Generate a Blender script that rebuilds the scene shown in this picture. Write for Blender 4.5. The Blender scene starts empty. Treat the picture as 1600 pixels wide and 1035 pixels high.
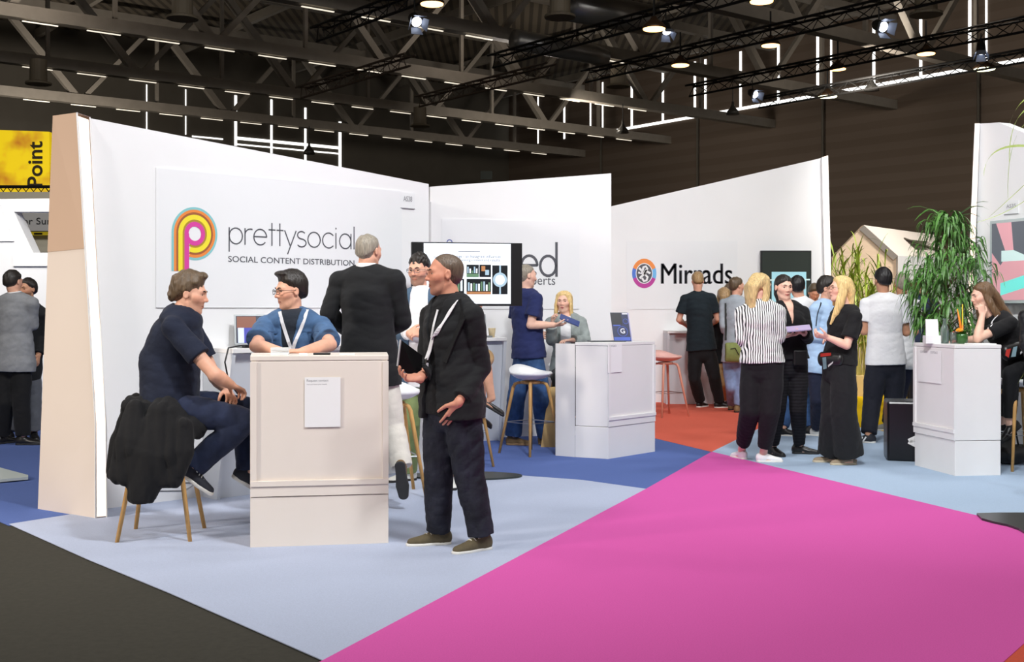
import bpy, math, random
import numpy as np
from mathutils import Vector, Matrix

random.seed(7)
sc = bpy.context.scene
COL = sc.collection
# ------------------------------------------------------------------ camera, world, lights, exposure
F, HY, CH = 1840.0, 483.0, 1.40          # focal length in px (1600 wide), horizon row, eye height in m
cd = bpy.data.cameras.new('camera'); cam = bpy.data.objects.new('camera', cd); COL.objects.link(cam)
cd.sensor_width = 36.0; cd.lens = 36.0 * F / 1600.0; cd.shift_y = -(517.5 - HY) / 1600.0
cd.clip_end = 300; cam.location = (0, 0, CH); cam.rotation_euler = (math.radians(90), 0, 0)
sc.camera = cam
sc.view_settings.view_transform = 'Standard'; sc.view_settings.look = 'None'
sc.view_settings.gamma = 1.0; sc.view_settings.use_curve_mapping = False
sc.view_settings.exposure = 0.0
w = bpy.data.worlds.new('hall air'); sc.world = w; w.use_nodes = True
w.node_tree.nodes['Background'].inputs[0].default_value = (1.0, 0.93, 0.84, 1)
w.node_tree.nodes['Background'].inputs[1].default_value = 0.14

def area(name, loc, target, power, size, col=(1, .96, .91), spread=180):
    l = bpy.data.lights.new(name, 'AREA'); l.energy = power; l.shape = 'DISK'; l.size = size; l.color = col
    l.spread = math.radians(spread)
    o = bpy.data.objects.new(name, l); COL.objects.link(o); o.location = loc
    o.rotation_euler = (Vector(target) - Vector(loc)).to_track_quat('-Z', 'Y').to_euler(); return o
# hall floodlights hanging on the trusses over and in front of the stands (all above the frame)
area('flood', (-5.0, 1.0, 8.5), (-2.2, 8.5, 0.6), 215, 1.2)
area('flood', (0.5, -1.0, 8.8), (0.5, 9.0, 0.6), 240, 1.2, (1, .98, .95))
area('flood', (5.5, 2.0, 8.8), (3.5, 10.5, 0.6), 310, 1.2, (.97, .98, 1))
area('flood', (0.6, 9.6, 8.6), (0.6, 11.0, 0.3), 80, 1.0, (.95, .97, 1))
area('flood', (6.5, 12.0, 9.0), (3.0, 16.0, 0.2), 200, 1.2, (1, .98, .95))
area('flood', (-7.5, 9.0, 8.5), (-6.5, 14.5, 0.6), 200, 1.2)
area('flood', (7.0, 9.0, 8.8), (5.0, 12.5, 1.2), 120, 1.0)
# stand spotlights washing the white walls, lamps of the far hall, added fill lights
area('wall wash', (1.2, 4.2, 6.5), (-1.7, 9.4, 1.5), 90, .6, (.96, .98, 1), 90)
area('wall wash', (3.0, 9.0, 8.0), (1.2, 17.6, 1.8), 34, .6, (.98, .99, 1), 60)
area('wall wash', (1.0, 4.5, 6.5), (4.6, 11.0, 1.8), 80, .6, (.96, .98, 1), 80)
area('warm side flood', (-7.5, 3.2, 3.6), (-3.0, 8.2, .5), 84, .8, (1, .90, .80), 80)
area('house fill', (8.6, 18.6, 7.0), (6.6, 22.0, 1.6), 62, .8, (1, .93, .84), 70)  # added fill light that brightens the wooden house, stands for no lamp
area('stand fill', (-5.2, 10.5, 5.0), (-6.6, 15.5, 2.2), 30, .6, (1, .97, .93), 60)  # fill light added to lift the dark far left stand
area('plant fill', (5.7, 15.0, 6.5), (5.75, 19.2, 1.2), 26, .5, (1, .97, .92), 42)  # small extra light, added only to brighten the reed plant
area('far hall light', (10.0, 36.0, 8.4), (24.0, 44.0, 5.0), 330, 1.0, (1, .92, .82))
area('far hall light', (2.0, 44.0, 8.4), (8.0, 60.0, 5.0), 330, 1.0, (1, .92, .82))
area('far hall light', (18.0, 28.0, 8.4), (32.0, 33.0, 5.0), 260, 1.0, (1, .92, .82))
area('far hall light', (-15.0, 40.0, 6.4), (-22.0, 50.0, 9.0), 420, 1.0, (1, .92, .82))  # added fill for the unlit left part of the back wall
area('roof fill', (-12.0, 30.0, 8.6), (-12.0, 30.0, 14.0), 150, 2.0, (1, .90, .80))  # upward fills added to lighten the roof, no lamps hang here
area('roof fill', (0.0, 38.0, 8.6), (0.0, 38.0, 14.0), 170, 2.0, (1, .90, .80))
area('roof fill', (12.0, 30.0, 8.6), (12.0, 30.0, 14.0), 170, 2.0, (1, .90, .80))

# ------------------------------------------------------------------ helpers
def at(px, py, Y): return np.array([(px - 800) * Y / F, Y, CH - (py - HY) * Y / F])
def ground(px, py):
    Y = CH * F / (py - HY); return np.array([(px - 800) * Y / F, Y, 0.0])
def nrm(v): v = np.asarray(v, float); return v / (np.linalg.norm(v) + 1e-12)
def lerp(a, b, t): return np.asarray(a, float) * (1 - t) + np.asarray(b, float) * t
def lin(c):
    return tuple((x / 255 / 12.92) if x / 255 <= .04045 else ((x / 255 + .055) / 1.055) ** 2.4 for x in c[:3])
MATS = {}
def M(name, rgb, rough=.6, metal=0.0, emit=0.0, var=0.0, vscale=40, bump=0.0, bscale=300, spec=.5, attr=None,
      trans=0.0, alpha=1.0, stretch=None, sheen=0.0):
    if name in MATS: return MATS[name]
    m = bpy.data.materials.new(name); m.use_nodes = True; MATS[name] = m
    nt = m.node_tree; b = nt.nodes['Principled BSDF']; c = lin(rgb) + (1,)
    b.inputs['Base Color'].default_value = c; b.inputs['Roughness'].default_value = rough
    b.inputs['Metallic'].default_value = metal; b.inputs['Specular IOR Level'].default_value = spec
    if sheen: b.inputs['Sheen Weight'].default_value = sheen
    if trans: b.inputs['Transmission Weight'].default_value = trans
    if alpha < 1: b.inputs['Alpha'].default_value = alpha
    if emit:
        b.inputs['Emission Color'].default_value = c; b.inputs['Emission Strength'].default_value = emit
    tc = nt.nodes.new('ShaderNodeTexCoord'); vec = tc.outputs['Object']
    if stretch:
        mp = nt.nodes.new('ShaderNodeMapping'); mp.inputs['Scale'].default_value = stretch
        nt.links.new(vec, mp.inputs['Vector']); vec = mp.outputs['Vector']
    src = None
    if attr:
        a = nt.nodes.new('ShaderNodeAttribute'); a.attribute_name = attr; src = a.outputs['Color']
        nt.links.new(src, b.inputs['Base Color'])
    if var:
        n = nt.nodes.new('ShaderNodeTexNoise'); n.inputs['Scale'].default_value = vscale; n.inputs['Detail'].default_value = 4
        nt.links.new(vec, n.inputs['Vector'])
        r = nt.nodes.new('ShaderNodeMapRange'); r.inputs['From Min'].default_value = .3; r.inputs['From Max'].default_value = .7
        r.inputs['To Min'].default_value = 1 - var; r.inputs['To Max'].default_value = 1 + var
        nt.links.new(n.outputs['Fac'], r.inputs['Value'])
        mx = nt.nodes.new('ShaderNodeVectorMath'); mx.operation = 'SCALE'
        if src: nt.links.new(src, mx.inputs[0])
        else: mx.inputs[0].default_value = c[:3]
        nt.links.new(r.outputs['Result'], mx.inputs['Scale'])
        nt.links.new(mx.outputs['Vector'], b.inputs['Base Color'])
    if bump:
        n2 = nt.nodes.new('ShaderNodeTexNoise'); n2.inputs['Scale'].default_value = bscale; n2.inputs['Detail'].default_value = 3
        nt.links.new(vec, n2.inputs['Vector'])
        bp = nt.nodes.new('ShaderNodeBump'); bp.inputs['Strength'].default_value = bump; bp.inputs['Distance'].default_value = .01
        nt.links.new(n2.outputs['Fac'], bp.inputs['Height']); nt.links.new(bp.outputs['Normal'], b.inputs['Normal'])
    return m
def cloth(name, rgb, var=.10, bump=.35, rough=.85): return M(name, rgb, rough, var=var, vscale=14, bump=bump, bscale=28, spec=.25, sheen=.05)
def stripes(name, rgb1, rgb2, period, axis=0, duty=0.0):
    if name in MATS: return MATS[name]
    m = M(name, rgb1, .8, spec=.25); nt = m.node_tree; b = nt.nodes['Principled BSDF']
    tc = nt.nodes.new('ShaderNodeTexCoord'); sp = nt.nodes.new('ShaderNodeSeparateXYZ'); nt.links.new(tc.outputs['Object'], sp.inputs[0])
    nz = nt.nodes.new('ShaderNodeTexNoise'); nz.inputs['Scale'].default_value = 7; nt.links.new(tc.outputs['Object'], nz.inputs['Vector'])
    def mth(op, *a):
        n = nt.nodes.new('ShaderNodeMath'); n.operation = op
        for i, v in enumerate(a):
            if isinstance(v, (int, float)): n.inputs[i].default_value = v
            else: nt.links.new(v, n.inputs[i])
        return n.outputs[0]
    x = mth('ADD', sp.outputs[axis], mth('MULTIPLY', nz.outputs['Fac'], .03))
    s = mth('SINE', mth('MULTIPLY', x, 2 * math.pi / period)); s = mth('GREATER_THAN', s, duty)
    mx = nt.nodes.new('ShaderNodeMix'); mx.data_type = 'RGBA'
    mx.inputs[6].default_value = lin(rgb1) + (1,); mx.inputs[7].default_value = lin(rgb2) + (1,)
    nt.links.new(s, mx.inputs[0]); nt.links.new(mx.outputs[2], b.inputs['Base Color']); return m

def tag(o, label=None, cat=None, group=None, kind=None):
    if label: o['label'] = label
    if cat: o['category'] = cat
    if group: o['group'] = group
    if kind: o['kind'] = kind
    return o
def thing(name, label, cat, loc=(0, 0, 0), group=None, rz=0.0):
    o = bpy.data.objects.new(name, None); o.empty_display_size = .1; COL.objects.link(o)
    o.location = Vector([float(v) for v in loc]); o.rotation_euler = (0, 0, rz); return tag(o, label, cat, group)
def wloc(o):
    p = np.zeros(3)
    while o is not None: p = p + np.array(o.location); o = o.parent
    return p
def mkobj(name, V, faces, mats, parent=None, midx=None, smooth=False, loc=None, cols=None):
    V = np.asarray(V, np.float64).reshape(-1, 3)
    base = wloc(parent) if parent is not None else (np.array(loc, float) if loc is not None else np.zeros(3))
    me = bpy.data.meshes.new(name); Vl = V - base
    if isinstance(faces, np.ndarray):
        n = len(faces); k = faces.shape[1]
        me.vertices.add(len(Vl)); me.vertices.foreach_set('co', Vl.astype(np.float32).ravel())
        me.loops.add(n * k); me.loops.foreach_set('vertex_index', faces.astype(np.int32).ravel())
        me.polygons.add(n); me.polygons.foreach_set('loop_start', np.arange(0, n * k, k, dtype=np.int32))
        me.update(calc_edges=True)
    else:
        me.from_pydata([tuple(v) for v in Vl], [], faces); me.update()
    for m in (mats if isinstance(mats, (list, tuple)) else [mats]): me.materials.append(m)
    if midx is not None: me.polygons.foreach_set('material_index', np.asarray(midx, np.int32))
    me.polygons.foreach_set('use_smooth', np.full(len(me.polygons), bool(smooth)))
    if cols is not None:
        a = me.color_attributes.new('Col', 'FLOAT_COLOR', 'POINT')
        c4 = np.ones((len(Vl), 4), np.float32); c4[:, :3] = cols; a.data.foreach_set('color', c4.ravel())
    o = bpy.data.objects.new(name, me); COL.objects.link(o)
    if parent is not None: o.parent = parent
    elif loc is not None: o.location = Vector([float(v) for v in loc])
    return o
def copy_tree(o, parent=None):
    c = o.copy(); COL.objects.link(c)
    if parent is not None: c.parent = parent
    for ch in list(o.children): copy_tree(ch, c)
    return c

class MB:
    def __init__(s): s.v = []; s.f = []; s.m = []; s.cur = 0
    def add(s, V, Fc, m=None):
        n = len(s.v); s.v += [tuple(map(float, p)) for p in V]; s.f += [tuple(i + n for i in q) for q in Fc]
        s.m += [s.cur if m is None else m] * len(Fc); return s
    def hexa(s, b, t, m=None):      # 4 bottom + 4 top points, counter-clockwise seen from above
        return s.add(list(b) + list(t), [(3, 2, 1, 0), (4, 5, 6, 7), (0, 1, 5, 4), (1, 2, 6, 5), (2, 3, 7, 6), (3, 0, 4, 7)], m)
    def box(s, c, size, rz=0.0, m=None):
        c = np.array(c, float); hx, hy, hz = np.array(size) / 2.0; ca, sa = math.cos(rz), math.sin(rz)
        def P(x, y, z): return c + np.array([x * ca - y * sa, x * sa + y * ca, z])
        return s.hexa([P(-hx, -hy, -hz), P(hx, -hy, -hz), P(hx, hy, -hz), P(-hx, hy, -hz)],
                      [P(-hx, -hy, hz), P(hx, -hy, hz), P(hx, hy, hz), P(-hx, hy, hz)], m)
    def prism(s, pts, ext, m=None):  # planar polygon extruded by a vector
        n = len(pts); a = [np.array(p, float) for p in pts]; b = [p + np.array(ext, float) for p in a]
        return s.add(a + b, [tuple(range(n))[::-1], tuple(range(n, 2 * n))] + [(i, (i + 1) % n, n + (i + 1) % n, n + i) for i in range(n)], m)
    def tube(s, pts, r, n=8, m=None, caps=True):
        pts = [np.array(p, float) for p in pts]; k = len(pts); rr = r if isinstance(r, (list, tuple)) else [r] * k
        V = []; ref = None
        for i, p in enumerate(pts):
            t = nrm(pts[min(i + 1, k - 1)] - pts[max(i - 1, 0)])
            if ref is None: ref = np.cross(t, (0, 0, 1) if abs(t[2]) < .9 else (1, 0, 0))
            ref = nrm(ref - t * np.dot(ref, t)); b = np.cross(t, ref)
            for j in range(n):
                a = 2 * math.pi * j / n; V.append(p + rr[i] * (math.cos(a) * ref + math.sin(a) * b))
        Fc = [(i * n + j, i * n + (j + 1) % n, (i + 1) * n + (j + 1) % n, (i + 1) * n + j) for i in range(k - 1) for j in range(n)]
        if caps: Fc += [tuple(range(n))[::-1], tuple(range((k - 1) * n, k * n))]
        return s.add(V, Fc, m)
    def ribbon(s, pts, wvec, w, t=.003, m=None):   # flat strap along pts, width along wvec (vector or list)
        pts = [np.array(p, float) for p in pts]; k = len(pts); V = []
        for i, p in enumerate(pts):
            d = nrm(pts[min(i + 1, k - 1)] - pts[max(i - 1, 0)])
            wv = np.array(wvec[i] if isinstance(wvec, list) else wvec, float); wv = nrm(wv - d * np.dot(wv, d)); nn = np.cross(d, wv)
            V += [p + wv * w / 2 + nn * t / 2, p - wv * w / 2 + nn * t / 2, p - wv * w / 2 - nn * t / 2, p + wv * w / 2 - nn * t / 2]
        Fc = [(i * 4 + j, i * 4 + (j + 1) % 4, (i + 1) * 4 + (j + 1) % 4, (i + 1) * 4 + j) for i in range(k - 1) for j in range(4)]
        Fc += [(3, 2, 1, 0), (k * 4 - 4, k * 4 - 3, k * 4 - 2, k * 4 - 1)]
        return s.add(V, Fc, m)
    def lathe(s, c, prof, n=24, m=None, axis=None):
        c = np.array(c, float); V = []; k = len(prof)
        for r, z in prof:
            for j in range(n):
                a = 2 * math.pi * j / n; V.append(c + np.array([r * math.cos(a), r * math.sin(a), z]))
        Fc = [(i * n + j, i * n + (j + 1) % n, (i + 1) * n + (j + 1) % n, (i + 1) * n + j) for i in range(k - 1) for j in range(n)]
        Fc += [tuple(range(n))[::-1], tuple(range((k - 1) * n, k * n))]
        return s.add(V, Fc, m)
    def build(s, name, mats, parent=None, smooth=False, loc=None, bevel=0.0):
        o = mkobj(name, s.v, s.f, mats, parent, s.m, smooth, loc)
        if bevel:
            b = o.modifiers.new('bevel', 'BEVEL'); b.width = bevel; b.segments = 2; b.limit_method = 'ANGLE'; b.angle_limit = math.radians(40)
        return o

def text_geo(body, bold=0.0, shear=0.0):
    cu = bpy.data.curves.new('lettering', 'FONT'); cu.body = body; cu.offset = bold; cu.shear = shear; cu.resolution_u = 4
    o = bpy.data.objects.new('lettering', cu); COL.objects.link(o)
    dg = bpy.context.evaluated_depsgraph_get(); me = bpy.data.meshes.new_from_object(o.evaluated_get(dg))
    V = np.array([v.co[:] for v in me.vertices]); Fc = [tuple(p.vertices) for p in me.polygons]
    bpy.data.objects.remove(o); bpy.data.curves.remove(cu); bpy.data.meshes.remove(me); return V, Fc
def add_text(mb, body, P0, ux, uz, width, height=None, off=.003, bold=0.0, m=None, ascii_h=None):
    """fit the lettering in a box: P0 lower left of the glyph box, ux/uz unit vectors, off = stand-off along the normal"""
    V, Fc = text_geo(body, bold); lo = V.min(0); hi = V.max(0); sx = width / (hi[0] - lo[0]); sy = sx if height is None else height / (hi[1] - lo[1])
    ux = nrm(ux); uz = nrm(uz); n = np.cross(ux, uz)
    W = [np.array(P0) + ux * (v[0] - lo[0]) * sx + uz * (v[1] - lo[1]) * sy + n * off for v in V]
    mb.add(W, Fc, m)
def band(mb, C, ux, uz, r0, r1, a0, a1, off, m=None, n=36, sx=1.0):
    ux = nrm(ux); uz = nrm(uz); nn = np.cross(ux, uz); V = []
    for i in range(n + 1):
        a = math.radians(a0 + (a1 - a0) * i / n)
        for r in (r0, r1): V.append(np.array(C) + ux * r * sx * math.cos(a) + uz * r * math.sin(a) + nn * off)
    Fc = [(2 * i, 2 * i + 1, 2 * i + 3, 2 * i + 2) for i in range(n)]
    if a1 < a0: Fc = [f[::-1] for f in Fc]
    mb.add(V, [f[::-1] for f in Fc], m)
def flat(mb, pts2, C, ux, uz, off, m=None):
    ux = nrm(ux); uz = nrm(uz); nn = np.cross(ux, uz)
    mb.add([np.array(C) + ux * p[0] + uz * p[1] + nn * off for p in pts2], [tuple(range(len(pts2)))], m)

# ------------------------------------------------------------------ distance-field surfaces (bodies, clothes, hair)
class Fld:
    def __init__(s, lo, hi, h):
        s.o = np.array(lo, np.float32); s.h = h; s.n = np.ceil((np.array(hi) - np.array(lo)) / h).astype(int) + 1
        s.D = np.full(s.n, .2, np.float32)
    def sub(s, lo, hi):
        i0 = np.clip(np.floor((np.array(lo) - s.o) / s.h).astype(int), 0, s.n - 1); i1 = np.clip(np.ceil((np.array(hi) - s.o) / s.h).astype(int) + 1, 1, s.n)
        sl = tuple(slice(a, b) for a, b in zip(i0, i1))
        g = [s.o[k] + s.h * np.arange(i0[k], i1[k], dtype=np.float32) for k in range(3)]
        return sl, g[0][:, None, None], g[1][None, :, None], g[2][None, None, :]
    def put(s, sl, d, k=.015, mode='add'):
        a = s.D[sl]
        if mode == 'add':
            h = np.clip(.5 + .5 * (d - a) / k, 0, 1); s.D[sl] = d + (a - d) * h - k * h * (1 - h)
        else:
            d = -d; h = np.clip(.5 - .5 * (d - a) / k, 0, 1); s.D[sl] = d + (a - d) * h + k * h * (1 - h)
    def loft(s, pts, rad, front=None, k=.015, flat=(0, 0), mode='add', scale=1.0):
        pts = [np.array(p, float) for p in pts]; R = [((r, r) if np.isscalar(r) else tuple(r)) for r in rad]
        R = [(a * scale, b * scale) for a, b in R]; rm = max(max(r) for r in R); pad = rm + k + 3 * s.h
        P = np.array(pts); sl, x, y, z = s.sub(P.min(0) - pad, P.max(0) + pad)
        if any(q.stop <= q.start for q in sl): return
        rnd = all(abs(a - b) < 1e-6 for a, b in R) or front is None; best = None; N = len(pts)
        for i in range(N - 1):
            a, b = pts[i], pts[i + 1]; ab = b - a; L2 = float(ab @ ab) + 1e-12; u = ab / math.sqrt(L2)
            px, py, pz = x - a[0], y - a[1], z - a[2]
            t = np.clip((px * ab[0] + py * ab[1] + pz * ab[2]) / L2, 0, 1)
            qx, qy, qz = px - t * ab[0], py - t * ab[1], pz - t * ab[2]
            r0, r1 = R[i], R[i + 1]
            if rnd:
                d = np.sqrt(qx * qx + qy * qy + qz * qz) - (r0[0] + (r1[0] - r0[0]) * t)
            else:
                fr = np.array(front[i] if isinstance(front, list) else front, float)
                fy = nrm(fr - u * (fr @ u)); fx = np.cross(fy, u)
                lx = qx * fx[0] + qy * fx[1] + qz * fx[2]; ly = qx * fy[0] + qy * fy[1] + qz * fy[2]; lz = qx * u[0] + qy * u[1] + qz * u[2]
                W = r0[0] + (r1[0] - r0[0]) * t; Dp = r0[1] + (r1[1] - r0[1]) * t; m2 = np.minimum(W, Dp)
                e = np.sqrt((lx / W) ** 2 + (ly / Dp) ** 2 + (lz / m2) ** 2) + 1e-6
                g = np.sqrt((lx / W ** 2) ** 2 + (ly / Dp ** 2) ** 2 + (lz / m2 ** 2) ** 2) + 1e-6
                d = np.maximum(e * (e - 1) / g, -m2)
            best = d if best is None else np.minimum(best, d)
        if flat[0]:
            u = nrm(pts[1] - pts[0]); best = np.maximum(best, -((x - pts[0][0]) * u[0] + (y - pts[0][1]) * u[1] + (z - pts[0][2]) * u[2]))
        if flat[1]:
            u = nrm(pts[-1] - pts[-2]); e = pts[-1]; best = np.maximum(best, (x - e[0]) * u[0] + (y - e[1]) * u[1] + (z - e[2]) * u[2])
        s.put(sl, best.astype(np.float32), k, mode)
    def ell(s, c, r, X, Yv, Z, k=.015, mode='add'):
        c = np.array(c, float); pad = max(r) + k + 3 * s.h; sl, x, y, z = s.sub(c - pad, c + pad)
        if any(q.stop <= q.start for q in sl): return
        px, py, pz = x - c[0], y - c[1], z - c[2]
        l = [px * A[0] + py * A[1] + pz * A[2] for A in (X, Yv, Z)]
        e = np.sqrt(sum((q / rr) ** 2 for q, rr in zip(l, r))) + 1e-6; g = np.sqrt(sum((q / rr ** 2) ** 2 for q, rr in zip(l, r))) + 1e-6
        s.put(sl, np.maximum(e * (e - 1) / g, -min(r)).astype(np.float32), k, mode)
    def grid(s): return s.sub(s.o, s.o + s.h * (s.n - 1))
    def cut(s, fn):                    # D = max(D, fn) with fn > 0 on what is removed
        sl, x, y, z = s.grid(); s.D = np.maximum(s.D, np.broadcast_to(fn(x, y, z), s.D.shape)).astype(np.float32)
    def wrinkle(s, amp, freq, seed=0, stretch=(1, 1, 1), ridge=False):
        m = np.abs(s.D) < .03; idx = np.argwhere(m)
        if not len(idx): return
        P = (s.o + s.h * idx) * np.array(stretch); rs = np.random.RandomState(seed); v = np.zeros(len(P))
        wp = P + .03 * np.sin(P[:, [1, 2, 0]] * freq * .5)
        for i in range(6):
            kv = rs.normal(size=3); kv /= np.linalg.norm(kv); f = freq * (.6 + .35 * i); q = np.sin(wp @ kv * f + rs.rand() * 6.28); v += ((1 - 2.2 * np.abs(q) ** .7 if ridge else q) / (1 + .5 * i))
        s.D[m] += (amp * v / 2.2).astype(np.float32)
    def mesh(s):
        D = s.D; S = D < 0
        S[0] = S[-1] = False; S[:, 0] = S[:, -1] = False; S[:, :, 0] = S[:, :, -1] = False
        D = np.where(S, np.minimum(D, -1e-6), np.maximum(D, 1e-6)); c = np.zeros(tuple(np.array(D.shape) - 1), np.int8); Si = S.astype(np.int8)
        nx, ny, nz = D.shape; sh = lambda A, i, j, k: A[i:nx - 1 + i, j:ny - 1 + j, k:nz - 1 + k]
        for i in (0, 1):
            for j in (0, 1):
                for k in (0, 1): c += sh(Si, i, j, k)
        act = (c > 0) & (c < 8); ijk = np.argwhere(act); idx = np.full(act.shape, -1, np.int32); idx[act] = np.arange(len(ijk), dtype=np.int32)
        acc = np.zeros((len(ijk), 3)); cnt = np.zeros(len(ijk)); co = [(i, j, k) for i in (0, 1) for j in (0, 1) for k in (0, 1)]
        for a in co:
            for ax in range(3):
                if a[ax]: continue
                b = list(a); b[ax] = 1
                d0 = D[ijk[:, 0] + a[0], ijk[:, 1] + a[1], ijk[:, 2] + a[2]]; d1 = D[ijk[:, 0] + b[0], ijk[:, 1] + b[1], ijk[:, 2] + b[2]]
                cr = (d0 < 0) != (d1 < 0); t = np.where(cr, d0 / np.where(cr, d0 - d1, 1), 0)
                p = np.tile(np.array(a, float), (len(ijk), 1)); p[:, ax] += t; acc += p * cr[:, None]; cnt += cr
        V = s.o + s.h * (ijk + acc / np.maximum(cnt, 1)[:, None]); Q = []
        for ax in range(3):
            A = [slice(0, None)] * 3; B = [slice(0, None)] * 3; A[ax] = slice(0, -1); B[ax] = slice(1, None)
            df = S[tuple(A)] != S[tuple(B)]; e = np.argwhere(df)
            if not len(e): continue
            o1, o2 = (ax + 1) % 3, (ax + 2) % 3
            def cell(d1, d2):
                q = e.copy(); q[:, o1] += d1; q[:, o2] += d2; return idx[q[:, 0], q[:, 1], q[:, 2]]
            q = np.stack([cell(-1, -1), cell(0, -1), cell(0, 0), cell(-1, 0)], 1)
            ins = S[tuple(A)][e[:, 0], e[:, 1], e[:, 2]]; q[~ins] = q[~ins][:, ::-1]; Q.append(q)
        return V, np.concatenate(Q)
    def hit(s, px, py, lift=.004):
        d = np.array([(px - 800) / F, 1.0, -(py - HY) / F]); o = np.array([0, 0, CH])
        T = np.arange(s.o[1], s.o[1] + s.h * s.n[1], s.h * .4); P = o + T[:, None] * d
        I = np.round((P - s.o) / s.h).astype(int); ok = np.all((I >= 0) & (I < s.n), 1); I = np.clip(I, 0, s.n - 1)
        v = np.where(ok, s.D[I[:, 0], I[:, 1], I[:, 2]], 1); w_ = np.argwhere(v < 0)
        if not len(w_): return None
        return P[w_[0][0]] - nrm(d) * lift
# ------------------------------------------------------------------ people
SKIN = M('skin', (224, 172, 146), .5, attr='Col', bump=.05, bscale=400, spec=.35, var=.05, vscale=30)
EYEM = [M('eye white', (215, 208, 200), .25), M('iris', (70, 55, 42), .2)]
def hairmat(name, rgb): return M(name, rgb, .42, var=.38, vscale=1.0, bump=.5, bscale=1.0, spec=.5, stretch=(160, 160, 14))

def yawv(a): a = math.radians(a); return np.array([math.sin(a), -math.cos(a), 0.0])
UP = np.array([0, 0, 1.0])

class Person: pass

def hand(fl, wr, dr, nr, side, curl, sc_=1.0, k=.006, thumb_out=.7):
    dr = nrm(dr); nr = nrm(np.array(nr, float) - dr * np.dot(nr, dr))
    s = np.cross(dr, nr) * (1 if side == 'R' else -1); q = sc_
    fl.loft([wr - dr * .01, wr + dr * .045 * q, wr + dr * .088 * q], [(.026 * q, .019 * q), (.036 * q, .016 * q), (.040 * q, .012 * q)], front=nr, k=.01)
    for i, L in enumerate((.072, .080, .075, .060)):
        p = wr + dr * (.086 - .004 * abs(i - 1)) * q + s * (.031 - .0212 * i) * q; a = 0.0; pts = [p]; d0 = nrm(dr + s * (.10 - .07 * i))
        for fr, bend in ((.45, .75), (.31, 1.15), (.24, .7)):
            a += curl * bend * (1 + .08 * i); d = d0 * math.cos(a) + nr * math.sin(a); p = p + d * L * fr * q; pts.append(p)
        fl.loft(pts, [.0092 * q, .0086 * q, .0080 * q, .0066 * q], k=.004)
    p = wr + dr * .018 * q + s * .026 * q; d1 = nrm(dr * .65 + s * thumb_out + nr * .25)
    pts = [p, p + d1 * .042 * q]; d2 = nrm(dr * .9 + s * (thumb_out - .35) + nr * (.25 + .4 * curl)); pts.append(pts[-1] + d2 * .034 * q)
    d3 = nrm(dr * .9 + s * (thumb_out - .5) + nr * (.3 + .7 * curl)); pts.append(pts[-1] + d3 * .026 * q)
    fl.loft(pts, [.0165 * q, .0115 * q, .0098 * q, .0078 * q], k=.008)

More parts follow.
